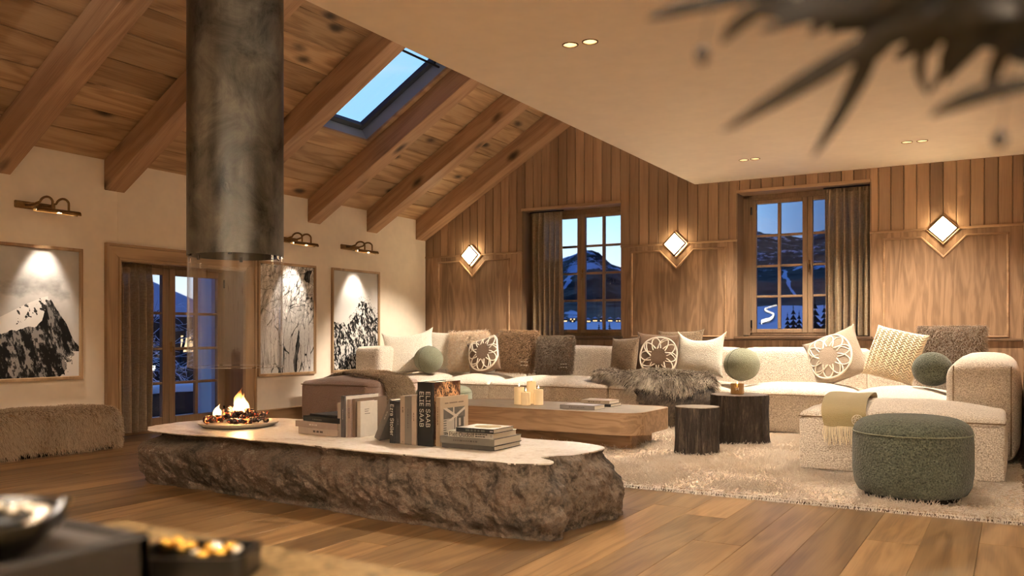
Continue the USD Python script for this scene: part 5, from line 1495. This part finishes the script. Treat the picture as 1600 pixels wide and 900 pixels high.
RIDGE_AZ = [-180, -95, -75, -60, -53.3, -49.4, -40, -31, -29.5, -28.3, -27.1, -26.7, -26.3, -25.9, -25.5, -25.06, -24.6, -24.3, -23.8, -23.2, -22.3, -19.8, -16.9, -14.9, -14.5, -13.55, -12.8, -12.2, -11.6, -11.0, -10.3, -8.4, -6.2, 5, 40, 180]
RIDGE_EL = [.05, .05, .04, .012, .010, .018, .06, .083, .082, .084, .089, .0935, .0965, .1015, .1035, .1035, .1005, .0965, .0905, .0865, .080, .082, .100, .1155, .1165, .1135, .112, .110, .109, .112, .1145, .108, .093, .08, .05, .05]


def ridge(az):
    return np.interp(az, RIDGE_AZ, RIDGE_EL)


def elev(r, az):
    """Apparent height (tangent) of the ground at distance r from the house."""
    east = np.clip((az + 20.5) / 3, 0, 1)                    # valley of the right window rises more than that of the left one
    k = [20, 45, 120, 300, 650, 1100, 1500, 2400]
    a = np.interp(np.log(r), np.log(k), [-.19, -.075, -.012, .004, .011, .0158, .034, 0])
    b = np.interp(np.log(r), np.log(k), [-.19, -.075, -.012, .006, .020, .033, .068, 0])
    near = a * (1 - east) + b * east
    near15 = .034 * (1 - east) + .068 * east
    t = np.clip((r - 1500) / 900, 0, 1)
    far = near15 + (ridge(az) - near15) * t ** 1.1
    out = np.where(r > 1500, far, near)
    return np.where(r > 2400, ridge(az) - (r - 2400) / 9000, out)


def ground(x, y):
    r, az = np.hypot(x, y), az_of(x, y)
    return 1.1 + r * elev(r, az)


azs = np.unique(np.concatenate([np.arange(-100, 40, 1.2), np.arange(-31.5, -21, .07), np.arange(-16.5, -7.5, .07), np.arange(-58, -45, .3)]))
rs = np.concatenate([np.geomspace(14, 1050, 46), np.linspace(1080, 2400, 90), np.linspace(2430, 3600, 14)])
AZ, RR = np.meshgrid(np.radians(azs), rs, indexing='ij')
Xg, Yg = RR * np.sin(AZ), RR * np.cos(AZ)
p2 = np.stack([Xg, Yg, 0 * Xg], -1)
hill = np.clip((RR - 1150) / 500, 0, 1) * np.clip((3600 - RR) / 800, .2, 1)
Zg = ground(Xg, Yg) + hill * ((fbm(p2 / 320, 5, 3) - .5) * 62 + (fbm(p2 / 60, 4, 8) - .5) * 20) + (fbm(p2 / 25, 3, 5) - .5) * np.clip(RR / 200, .2, 3)
az_d = np.degrees(AZ)
el = (Zg - 1.1) / RR + (fbm(p2 / 140, 4, 31) - .5) * .022
west = np.clip((-18 - az_d) / 4, 0, 1)
forest = np.clip((RR - 1060) / 60, 0, 1) * (1 - .45 * np.clip((el - .055) / .03, 0, 1) * west - .36 * np.clip((el - .066) / .012, 0, 1) * (1 - west))
piste = np.exp(-((az_d - (-26.9 + (el - .058) * 45)) / .16) ** 2) * (el > .056) * (el < .082) * west
piste2 = np.exp(-((az_d - (-12.35 - (el - .055) * 26)) / .12) ** 2) * (el > .045) * (el < .074)
bowl = np.exp(-((az_d + 25.6) / .7) ** 2 - ((el - .078) / .006) ** 2) + .8 * np.exp(-((az_d + 26.4) / .55) ** 2 - ((el - .0275) / .006) ** 2)
cover = np.clip(forest - 1.3 * np.clip(piste + piste2 + bowl, 0, 1), 0, 1)
vm = tm(np.stack([Xg, Yg, Zg], -1).reshape(-1, 3), grid_faces(len(azs), len(rs), flip=True))
if vm.face_normals[:, 2].mean() < 0:
    vm.invert()
n = {"g": ("geometry", {}), "a": ("attribute", {"attribute": "cover"}), "n": ("noise_texture", {"scale": .013, "detail": 8.0, "roughness": .7}), "n2": ("noise_texture", {"scale": .06, "detail": 4.0, "roughness": .7}), "x": ("mix_float", {"fac": .35}),
     "s": ("math", {"math_type": "subtract"}), "m": ("map_range", {"from_min": -.025, "from_max": .025, "to_min": 0.0, "to_max": 1.0, "clamp": True}), "mr": ("map_range", {"to_min": .33, "to_max": .70}),
     "c": ("mix_color", {"a": S(172, 182, 210), "b": S(18, 18, 24)}), "p": ("principled_bsdf", {"roughness": .9, "specular_ior_level": .1})}  # dusk light is put into the blue-grey snow colour
land = mat('snowy_land', n, [("g.position", "n.vector"), ("g.position", "n2.vector"), ("n.fac", "x.a"), ("n2.fac", "x.b"), ("a.fac", "mr.value"), ("mr.result", "s.value1"), ("x.result", "s.value2"), ("s.value", "m.value"), ("m.result", "c.fac"), ("c.result", "p.base_color")], surface="p.BSDF")
mp_ = usdkit.mesh(stage, '/World/snowy_mountains', vm, land, smooth=False)
UsdGeom.PrimvarsAPI(mp_).CreatePrimvar('cover', Sdf.ValueTypeNames.FloatArray, 'vertex').Set(Vt.FloatArray.FromNumpy(cover.reshape(-1).astype(np.float32)))
tag('/World/snowy_mountains', 'snow covered valley and dark forested mountains outside the windows at dusk', kind='structure')

M['snow'] = plain('snow', S(226, 230, 238), rough=.9)
M['conifer'] = plain('conifer_green', S(26, 30, 28), rough=.9)
M['chalet'] = plain('chalet_wood', S(66, 50, 38), rough=.9)
M['lit_window'] = emit('lit_window', (1, .66, .32), 1.6)
M['trail_glow'] = emit('trail_glow', (1, .86, .62), 3.0)
vr = np.random.default_rng(17)


def polar(az, r):
    a = math.radians(az)
    x, y = r * math.sin(a), r * math.cos(a)
    return x, y, float(ground(np.array(x), np.array(y)))


for i in range(16):
    az = -30.6 + 8.0 * (i + vr.uniform(.44, .56)) / 16
    x, y, z = polar(az, vr.uniform(960, 1090))
    w, d_, h = vr.uniform(5, 6.6), vr.uniform(5, 6), vr.uniform(3.5, 5.5)
    t = thing('village_house', 'tiny snow roofed house with lit windows in the far village outside the left window', 'house', (x, y, z), -az, group='far village houses outside the left window')
    wl_ = part(t, 'wall', cbox(-w / 2, w / 2, -d_ / 2, d_ / 2, -2, h, .05), M['chalet'], False)
    part(t, 'roof', slab([(-w * .6, h), (w * .6, h), (0, h + w * .35)], d_ * .6, -d_ * .6, c=.1), M['snow'], False)
    ms = [cbox(q - .7, q + .7, -d_ / 2 - .1, -d_ / 2 + .05, zz, zz + 1.3, .02) for q in (-w * .3, 0, w * .3) for zz in (.8, 3.2) if vr.random() < .62 and zz + 1.3 < h]
    if ms:
        part(wl_, 'window', join(*ms), M['lit_window'], False)
# added lights along the winding valley road, standing in for a traffic light trail
road = [(-13.23, .0322), (-13.45, .0311), (-13.67, .0299), (-13.88, .0285), (-13.94, .0273), (-13.86, .0258), (-13.74, .0247), (-13.50, .0228), (-13.39, .0213), (-13.41, .0197), (-13.47, .018), (-13.55, .0165), (-13.63, .0153), (-13.8, .0143), (-13.94, .0135), (-14.14, .012)]
rr_ = np.geomspace(120, 1100, 4000)
q = np.linspace(0, 1, 60)
ra, re = np.interp(q, np.linspace(0, 1, len(road)), [p[0] for p in road]), np.interp(q, np.linspace(0, 1, len(road)), [p[1] for p in road])
ev = elev(rr_, np.full_like(rr_, -13.6))
pts_r = np.array([polar(a, np.interp(e, ev, rr_)) for a, e in zip(ra, re)])
rd = thing('valley_road', 'winding valley road with added lights in place of a traffic light trail outside the right window', 'road')
cross = np.gradient(pts_r, axis=0); cross = np.stack([cross[:, 1], -cross[:, 0], 0 * cross[:, 0]], 1); cross /= np.linalg.norm(cross, axis=1, keepdims=True)
part(rd, 'road_surface', sheet(np.stack([pts_r - cross * 1.2 + [0, 0, .6], pts_r + cross * 1.2 + [0, 0, .6]], 1), .3), plain('cleared_road', S(120, 116, 112)), False)
for k in range(60):
    g_ = trimesh.creation.icosphere(1, .05 + .00014 * float(np.hypot(*pts_r[k][:2]))); g_.apply_translation(pts_r[k] + [0, 0, 2.2])
    part(rd, 'trail_light', join(g_, tube([pts_r[k], pts_r[k] + [0, 0, 2.2]], .1, 4)), M['trail_glow'], False)


def conifer(h, seed, snow=False):
    r = np.random.default_rng(seed); ms = [tube([(0, 0, 0), (0, 0, h * .95)], [h * .022, h * .004], 6)]
    tiers = 11
    for i in range(tiers):
        f_ = i / (tiers - 1); z = h * (.12 + .84 * f_); R = h * .21 * (1 - f_) ** .85 + .03 * h * .3
        n = 11
        a = np.linspace(0, 2 * PI, 2 * n, endpoint=False) + r.random()
        rad = np.where(np.arange(2 * n) % 2 == 0, R * r.uniform(.75, 1.15, 2 * n), R * .42)
        v = np.vstack([[0, 0, z + h * .07], np.stack([rad * np.cos(a), rad * np.sin(a), z - rad * .42], 1), [0, 0, z - h * .01]])
        f = [[0, 1 + j, 1 + (j + 1) % (2 * n)] for j in range(2 * n)] + [[2 * n + 1, 1 + (j + 1) % (2 * n), 1 + j] for j in range(2 * n)]
        ms.append(tm(v, f))
    return ms


for i, (az, r, h) in enumerate([(-12.55, 95, 5.2), (-12.2, 88, 6.0), (-11.85, 92, 5.4), (-11.4, 84, 6.2), (-10.9, 80, 6.6), (-10.35, 86, 6.2), (-9.6, 90, 7), (-14.6, 110, 4.2), (-24.6, 130, 3.6), (-23.9, 140, 3.9), (-25.9, 150, 3.4)]):
    x, y, z = polar(az, r)
    where = 'right' if az > -16 else 'left'
    t = thing('conifer', f'dark conifer on the snowfield outside the {where} window, {("first from the left", "second from the left", "third from the left", "fourth from the left", "fifth from the left", "sixth from the left", "behind the curtain", "alone at the left", "in the middle", "at the right", "at the left")[i]}', 'tree', (x, y, z - .3), 0, group=f'conifers outside the {where} window')
    c = conifer(h, i)
    part(t, 'crown', join(*c[1:]), M['conifer'], False); part(t, 'trunk', c[0], M['chalet'], False)

# balcony side: pier, planter, snow laden trees, a garden lamp
single('balcony_slab', cbox(XL - 2.6, XL - .5, 2.5, 10.5, -.22, -.02), M['outer'], 'balcony floor outside the glazed door', 'balcony', False)
single('balcony_pier', cbox(-9.23, -9.15, 7.57, 7.92, -.02, 3.2, .01), M['outer'], 'white rendered pier outside the balcony door, blue in the dusk', 'pillar', False)
pn = thing('balcony_planter', 'dark timber planter with a cap of snow on the balcony', 'planter', (-10.4, 0, -.02))
part(pn, 'box', cbox(-.2, .2, 4.5, 10.3, 0, .32, .01), M['dark_wood'], False)
sp = softbox(-.21, .21, 4.5, 10.3, .30, .42, .05, .03, 24, wob=.05, seed=3)
part(pn, 'snow', sp, M['snow'], 60)


def bare_tree(name, label, x, y, z, h, seed, group=None):
    r = np.random.default_rng(seed)
    br, snow = [], []

    def grow(p, d, L, w, lev):
        n = 5; pts = [np.array(p)]
        for _ in range(n):
            d = d + r.normal(0, .16, 3) + np.array([0, 0, .03 if lev < 2 else -.02]); d /= np.linalg.norm(d)
            pts.append(pts[-1] + d * L / n)
        ws = np.linspace(w, w * .55, n + 1)
        br.append(tube(pts, ws, 5, caps=False))
        if lev >= 1 and abs(d[2]) < .75:
            snow.append(tube([q + [0, 0, ww * .9] for q, ww in zip(pts, ws)], ws * .62 + .003, 5))
        if lev < 4:
            for k in range(r.integers(3, 5)):
                i = r.integers(2, n + 1)
                nd = d + r.normal(0, .75, 3); nd[2] = nd[2] * .6 + .1; nd /= np.linalg.norm(nd)
                grow(pts[i], nd, L * r.uniform(.5, .72), ws[i] * .6, lev + 1)
    grow((0, 0, 0), np.array([0, 0, 1.]), h * .38, h * .018, 0)
    t = thing(name, label, 'tree', (x, y, z), group=group)
    part(t, 'branches', join(*br), M['conifer'], False); part(t, 'snow', join(*snow), M['snow'], False)


bare_tree('snowy_tree', 'bare tree with snow on its branches close outside the balcony door', -13.45, 10.4, -1.6, 5.4, 3, 'snowy trees outside the balcony door')
bare_tree('snowy_tree', 'bare snowy tree farther off, seen through the left leaf of the balcony door', -18.9, 14.4, -2.2, 7.4, 8, 'snowy trees outside the balcony door')
bare_tree('snowy_tree', 'bare snowy tree farthest off, seen through the right leaf of the balcony door', -24.6, 19.6, -2.6, 9.0, 13, 'snowy trees outside the balcony door')
for i, (x, y, h) in enumerate([(-41, 29.4, 7.5), (-36.5, 30.2, 6)]):
    t = thing('snowy_conifer', 'dark snowy conifer in the garden outside the balcony door', 'tree', (x, y, float(ground(np.array(x), np.array(y))) - .4), group='garden conifers outside the balcony door')
    c = conifer(h, 40 + i)
    part(t, 'crown', join(*c[1:]), M['conifer'], False); part(t, 'trunk', c[0], M['chalet'], False)
    sn = [tm(q.vertices * [.8, .8, 1] + [0, 0, h * .018], q.faces) for q in c[3::2]]
    part(t, 'snow', join(*sn), M['snow'], False)
gl = thing('garden_lamp', 'bright lamp on the snow seen through the balcony door', 'lamp', (-27.5, 20.6, float(ground(np.array(-27.5), np.array(20.6)))))
part(gl, 'post', tube([(0, 0, 0), (0, 0, 2.6)], .05, 6), M['black_metal']); part(gl, 'globe', trimesh.creation.icosphere(2, .09).apply_translation([0, 0, 2.7]), emit('garden_glow', (1, .82, .55), 60.0), True)
l = UsdLux.SphereLight.Define(stage, f'{gl}/light'); l.CreateRadiusAttr(.2); l.CreateIntensityAttr(300.0); l.CreateColorAttr((1, .8, .55)); l.AddTranslateOp().Set((.3, -.5, 3.2))
hx = thing('neighbour_chalet', 'dark neighbouring chalet with small lit windows seen through the balcony door', 'house', (-58, 43, float(ground(np.array(-58.), np.array(43.)))), 50)
part(hx, 'wall', cbox(-5, 5, -4, 4, -2, 5, .05), M['chalet'], False); part(hx, 'roof', slab([(-6.2, 4.6), (6.2, 4.6), (0, 7.4)], 5, -5, c=.1), M['snow'], False)
for xq in (-3, 0, 3):
    part(hx, 'window', cbox(xq - .5, xq + .5, -4.06, -3.95, 2.0, 3.2, .02), M['lit_window'], False)

# ================================================================== in front of the camera: counter, bowls and a hanging plant
co = thing('kitchen_counter', 'out of focus speckled stone counter in the lower left foreground', 'counter')
part(co, 'worktop', cbox(-1.045, 1.3, -.75, .737, .81, .85, .006), M['granite'], False)
part(co, 'cabinet', cbox(-1.0, 1.3, -.72, .69, .02, .81, .004), M['dark_wood'], False)
for k in range(3):
    part(co, 'door', cbox(-.98 + .75 * k, -.27 + .75 * k, .69, .708, .08, .79, .004), M['dark_wood'], False)
ty = thing('wooden_tray', 'dark wooden box tray on the counter under the black bowl', 'tray')
part(ty, 'box', join(cbox(-1.02, -.709, -.15, .531, .851, .868, .004), cbox(-.727, -.709, -.15, .531, .851, .912, .004), cbox(-1.02, -.709, .513, .531, .851, .912, .004), cbox(-1.02, -1.0, -.15, .531, .851, .912, .004)), M['dark_wood'], False)
part(ty, 'lid', cbox(-1.0, -.727, -.15, .513, .89, .908, .003), plain('tray_lining', S(62, 54, 47), rough=.6), False)
bo = thing('black_bowl', 'shallow black bowl with a turned up rim and added shiny beads in the lower left corner', 'bowl', (-.80, .40, .9085))
m = lathe([(.001, .002), (.05, .0), (.082, .012), (.092, .034), (.089, .034), (.079, .016), (.05, .006), (.001, .006)], 64)
a = np.arctan2(m.vertices[:, 1], m.vertices[:, 0]); R_b = np.hypot(m.vertices[:, 0], m.vertices[:, 1])
m.vertices[:, 2] += .014 * np.exp(-((a - .75) / .28) ** 2) * (R_b > .08)
part(bo, 'body', m, M['black_ceramic'], 50)
ns = thing('nut_dish', 'small black dish with rounded corners holding gold pieces on the counter', 'dish', (-.735, .605, .8505), 30)
oo = rrect(-.058, .058, -.042, .042, .018)
part(ns, 'body', join(extrude(oo, .006), extrude(oo.difference(oo.buffer(-.005)), .027, .0)), M['black_ceramic'], False)
grng = np.random.default_rng(7)
for k in range(13):
    x, y = (-.046 + .0065 * k + grng.normal(0, .002), .020 + grng.normal(0, .007))
    m = trimesh.creation.icosphere(2, .0085); m.vertices *= [1, .8, .8]; m.vertices += (noise(m.vertices * 300, k)[:, None] - .5) * .003
    c, s = math.cos(PI / 6), math.sin(PI / 6)
    m.apply_translation([-.735 + c * x - s * y, .605 + s * x + c * y, .866 + .014 * grng.random()])
    single('gold_nugget', m, M['gold'] if k % 3 else M['silver'], 'shiny gold wrapped sweet in the small black dish on the counter', 'sweet', True, group='gold sweets in the black dish')
for k in range(12):  # beads added to give highlights along the bowl rim
    q = PI * (.15 + .85 * k / 11)
    m = trimesh.creation.icosphere(2, .0075); m.vertices += (noise(m.vertices * 300, k + 50)[:, None] - .5) * .003
    m.apply_translation([-.80 + .068 * math.cos(q), .40 + .068 * math.sin(q), .9085 + .022 + .006 * grng.random()])
    single('highlight_bead', m, M['silver'], 'shiny bead added at the far rim of the black bowl for blurred highlights', 'bead', True, group='added beads in the black bowl')
LEAVES = [
    ([(-0.0595, 0.5448, 1.281), (-0.0988, 0.5449, 1.2618), (-0.16, 0.5322, 1.2284)], 0.0085) ,
    ([(-0.0795, 0.5679, 1.2879), (-0.0844, 0.5895, 1.2707), (-0.1168, 0.5951, 1.2182)], 0.0085) ,
    ([(-0.1143, 0.5126, 1.3016), (-0.1659, 0.5056, 1.3007), (-0.2001, 0.5087, 1.2995)], 0.006) ,
    ([(-0.1044, 0.4837, 1.2877), (-0.1323, 0.4891, 1.2813), (-0.1495, 0.5008, 1.2731)], 0.006) ,
    ([(-0.0283, 0.5863, 1.296), (-0.0504, 0.5974, 1.2776), (-0.048, 0.623, 1.2571)], 0.005) ,
    ([(-0.0087, 0.6326, 1.3073), (-0.0311, 0.6449, 1.2921), (-0.0507, 0.6589, 1.2679)], 0.006) ,
    ([(0.005, 0.5827, 1.2885), (-0.0082, 0.5981, 1.2669), (-0.0137, 0.618, 1.2519)], 0.007) ,
    ([(0.0172, 0.5666, 1.2432), (-0.0175, 0.5685, 1.2404), (-0.0443, 0.5751, 1.2326)], 0.007) ,
    ([(-0.0208, 0.5675, 1.296), (-0.0619, 0.5666, 1.2844), (-0.0886, 0.5741, 1.2745)], 0.009) ,
    ([(-0.0451, 0.5764, 1.3116), (-0.0992, 0.5688, 1.3079), (-0.1465, 0.5652, 1.3109)], 0.009) ,
    ([(0.005, 0.5827, 1.2997), (-0.035, 0.5823, 1.296), (-0.1026, 0.5659, 1.2955)], 0.01) ,
    ([(-0.0076, 0.5521, 1.2989), (-0.0529, 0.5477, 1.2975), (-0.1118, 0.5354, 1.2896)], 0.009) ,
    ([(0.0212, 0.5921, 1.2885), (-0.0082, 0.5981, 1.2882), (-0.0712, 0.5843, 1.2866)], 0.011) ,
    ([(0.0254, 0.6178, 1.2805), (0.0019, 0.6281, 1.2869), (-0.0415, 0.6268, 1.2983)], 0.011) ,
    ([(0.0169, 0.5548, 1.2912), (-0.014, 0.5585, 1.2879), (-0.0604, 0.5531, 1.2913)], 0.012) ,
    ([(0.0308, 0.5978, 1.2847), (0.0052, 0.606, 1.2921), (-0.0294, 0.6088, 1.2975)], 0.014) ,
    ([(-0.053, 0.5486, 1.3072), (-0.0853, 0.5528, 1.3038), (-0.1287, 0.5506, 1.3068)], 0.008) ,
    ([(-0.0289, 0.5975, 1.3196), (-0.0407, 0.6152, 1.3119), (-0.0736, 0.6204, 1.2922)], 0.008) ,
    ([(0.0207, 0.5803, 1.2591), (0.0051, 0.5938, 1.2673), (-0.0083, 0.6087, 1.2797)], 0.008) ,
    ([(0.0249, 0.6059, 1.2961), (0.0088, 0.6201, 1.2999), (-0.0158, 0.6293, 1.2932)], 0.014) ,
    ([(-0.0659, 0.541, 1.3072), (-0.0988, 0.5449, 1.2991), (-0.1391, 0.5444, 1.2914)], 0.007) ,
    ([(-0.0538, 0.5945, 1.3116), (-0.0704, 0.6098, 1.3075), (-0.092, 0.6222, 1.3024)], 0.009) ,
# EXTRA
    ([(0.0147, 0.5988, 1.2947), (-0.0006, 0.6075, 1.2934), (-0.0287, 0.6087, 1.284)], 0.0062),
    ([(-0.0556, 0.6256, 1.3098), (-0.0882, 0.6262, 1.3212), (-0.1114, 0.6323, 1.311)], 0.0102),
    ([(-0.0228, 0.6424, 1.3283), (-0.0488, 0.6467, 1.3341), (-0.0681, 0.6551, 1.3337)], 0.0063),
    ([(0.0043, 0.6343, 1.3061), (-0.0227, 0.6374, 1.289), (-0.0402, 0.6461, 1.2702)], 0.006),
    ([(-0.0103, 0.548, 1.2947), (-0.0276, 0.5545, 1.2896), (-0.0351, 0.5667, 1.2779)], 0.0095),
    ([(-0.0161, 0.5944, 1.2995), (-0.0362, 0.6006, 1.296), (-0.0458, 0.6131, 1.2815)], 0.0072),
    ([(-0.0526, 0.558, 1.29), (-0.0619, 0.5703, 1.2911), (-0.0792, 0.5777, 1.2728)], 0.0107),
    ([(-0.0062, 0.5605, 1.3047), (-0.0348, 0.5607, 1.3104), (-0.0735, 0.5549, 1.3071)], 0.0092),
    ([(-0.0447, 0.5614, 1.2978), (-0.0686, 0.565, 1.2995), (-0.1002, 0.5641, 1.2971)], 0.01),
    ([(-0.0235, 0.6321, 1.3166), (-0.0722, 0.6229, 1.3199), (-0.11, 0.6201, 1.307)], 0.0068),
    ([(0.0067, 0.5814, 1.2891), (-0.0222, 0.5818, 1.2869), (-0.0398, 0.5888, 1.2653)], 0.008),
    ([(-0.0613, 0.6349, 1.3364), (-0.1094, 0.6268, 1.3367), (-0.1541, 0.6207, 1.329)], 0.0069),
    ([(0.0153, 0.5617, 1.3032), (-0.0018, 0.5683, 1.3065), (-0.0128, 0.5784, 1.294)], 0.0086),
    ([(-0.0322, 0.5766, 1.3074), (-0.0431, 0.5881, 1.3099), (-0.0728, 0.5885, 1.3066)], 0.0063),
    ([(-0.0543, 0.5647, 1.318), (-0.083, 0.5658, 1.3097), (-0.1137, 0.5657, 1.2908)], 0.0093),
    ([(0.0198, 0.6147, 1.3154), (-0.0137, 0.6131, 1.3271), (-0.0378, 0.6171, 1.3239)], 0.0095),
    ([(0.0051, 0.5431, 1.3033), (0.0048, 0.5592, 1.2952), (-0.0038, 0.5703, 1.2825)], 0.0071),
    ([(-0.0029, 0.6409, 1.309), (-0.0249, 0.6473, 1.3047), (-0.0443, 0.6552, 1.2849)], 0.0107),
    ([(-0.0224, 0.5905, 1.3026), (-0.0545, 0.5898, 1.2991), (-0.077, 0.5946, 1.2771)], 0.0096),
    ([(-0.0084, 0.5948, 1.3149), (-0.0267, 0.602, 1.3195), (-0.0433, 0.6103, 1.3131)], 0.0102),
    ([(-0.0542, 0.5799, 1.3107), (-0.0899, 0.5772, 1.3101), (-0.1152, 0.5808, 1.2983)], 0.0085),
    ([(-0.0016, 0.6363, 1.3309), (-0.0295, 0.639, 1.334), (-0.0692, 0.6348, 1.3152)], 0.0108),
    ([(-0.032, 0.6344, 1.3293), (-0.0454, 0.6461, 1.3273), (-0.059, 0.6577, 1.3193)], 0.0068),
    ([(0.0051, 0.6127, 1.3209), (-0.0041, 0.6256, 1.3139), (-0.0076, 0.6418, 1.2956)], 0.0083),
    ([(-0.029, 0.5432, 1.2952), (-0.0429, 0.5519, 1.3016), (-0.0761, 0.5492, 1.3033)], 0.0076),
    ([(-0.044, 0.5374, 1.2816), (-0.0603, 0.5447, 1.2776), (-0.0776, 0.5515, 1.2719)], 0.0081),
    ([(-0.0024, 0.546, 1.2751), (-0.0169, 0.5539, 1.2874), (-0.0489, 0.5516, 1.283)], 0.0103),
    ([(-0.0218, 0.6262, 1.3118), (-0.0461, 0.6312, 1.3015), (-0.0708, 0.6358, 1.288)], 0.0101),
    ([(-0.0126, 0.5779, 1.3073), (-0.0394, 0.5797, 1.3148), (-0.0687, 0.5801, 1.3139)], 0.0078),
    ([(-0.0444, 0.5107, 1.2936), (-0.0577, 0.5191, 1.2934), (-0.0664, 0.5301, 1.2846)], 0.0068),
    ([(0.0267, 0.6605, 1.3379), (0.0033, 0.6661, 1.3235), (-0.0366, 0.662, 1.2988)], 0.0061),
    ([(-0.0537, 0.626, 1.3122), (-0.087, 0.6262, 1.3165), (-0.1116, 0.6314, 1.3151)], 0.0107),
    ([(-0.0455, 0.5331, 1.2938), (-0.0541, 0.5448, 1.291), (-0.0728, 0.5506, 1.2741)], 0.0077),
    ([(-0.0163, 0.5331, 1.2923), (-0.0471, 0.5313, 1.296), (-0.0851, 0.5253, 1.2915)], 0.0078),
]
BUDS = [ (-0.1572, 0.4875, 1.2638) , (-0.0072, 0.5755, 1.2148) ]
HUB = (0.019, 0.6256, 1.3315)
hp_ = thing('hanging_plant', 'dark out of focus leaves of a hanging plant in the upper right foreground', 'plant')
for k, (pts, w) in enumerate(LEAVES):
    pts = np.array(pts)
    t = np.linspace(0, 1, 22)
    c = ((1 - t) ** 2)[:, None] * pts[0] + (2 * t * (1 - t))[:, None] * (2 * pts[1] - .5 * pts[0] - .5 * pts[2]) + (t ** 2)[:, None] * pts[2]
    d = np.gradient(c, axis=0); d /= np.linalg.norm(d, axis=1, keepdims=True)
    sd = np.cross(d, np.array([-.45, .85, .25])); sd /= np.linalg.norm(sd, axis=1, keepdims=True)
    wd = w * .72 * (np.sin(PI * np.clip(t * .86 + .14, 0, 1)) ** .6)
    nrm = np.cross(sd, d)
    Pq = np.stack([c - sd * wd[:, None], c - nrm * (wd * .25)[:, None], c + sd * wd[:, None]], 1)
    part(hp_, 'leaf', sheet(Pq, .0012), M['leaf'], 60)
    part(hp_, 'stem', tube([c[0], (c[0] + np.array(HUB)) / 2 + [0, 0, .01], HUB], .0016, 5), M['leaf'], 60)
for b in BUDS:
    m = trimesh.creation.icosphere(2, .0042); m.vertices *= [1, 1, 1.35]; m.apply_translation(b)
    part(hp_, 'bud', m, M['leaf'], True)
    bb_ = np.array(b)
    part(hp_, 'bud_stem', tube([bb_, bb_ + [.004, .004, .03], (bb_ + np.array(HUB)) / 2 + [0, 0, .03], HUB], .00035, 4), M['leaf'], 60)
pot = lathe([(.001, 0), (.06, .0), (.11, .05), (.125, .14), (.118, .14), (.10, .06), (.001, .02)], 40, HUB[0] + .10, HUB[1] + .06, HUB[2] + .10)
part(hp_, 'pot', pot, M['black_ceramic'], 50)
part(hp_, 'main_stem', tube([HUB, (HUB[0] + .03, HUB[1] + .02, HUB[2] + .12), (HUB[0] + .03, HUB[1] + .03, HUB[2] + .25), (HUB[0] + .09, HUB[1] + .06, HUB[2] + .22), (HUB[0] + .1, HUB[1] + .06, HUB[2] + .12)], .006, 8), M['leaf'], 60)
part(hp_, 'cord', join(*[tube([(HUB[0] + .1 + .12 * math.cos(q), HUB[1] + .06 + .12 * math.sin(q), HUB[2] + .24), (HUB[0] + .1, HUB[1] + .06, HUB[2] + .75)], .002, 5) for q in (0, 2.1, 4.2)], tube([(HUB[0] + .1, HUB[1] + .06, HUB[2] + .74), (HUB[0] + .1, HUB[1] + .06, CZ)], .002, 5)), M['black_metal'], 60)
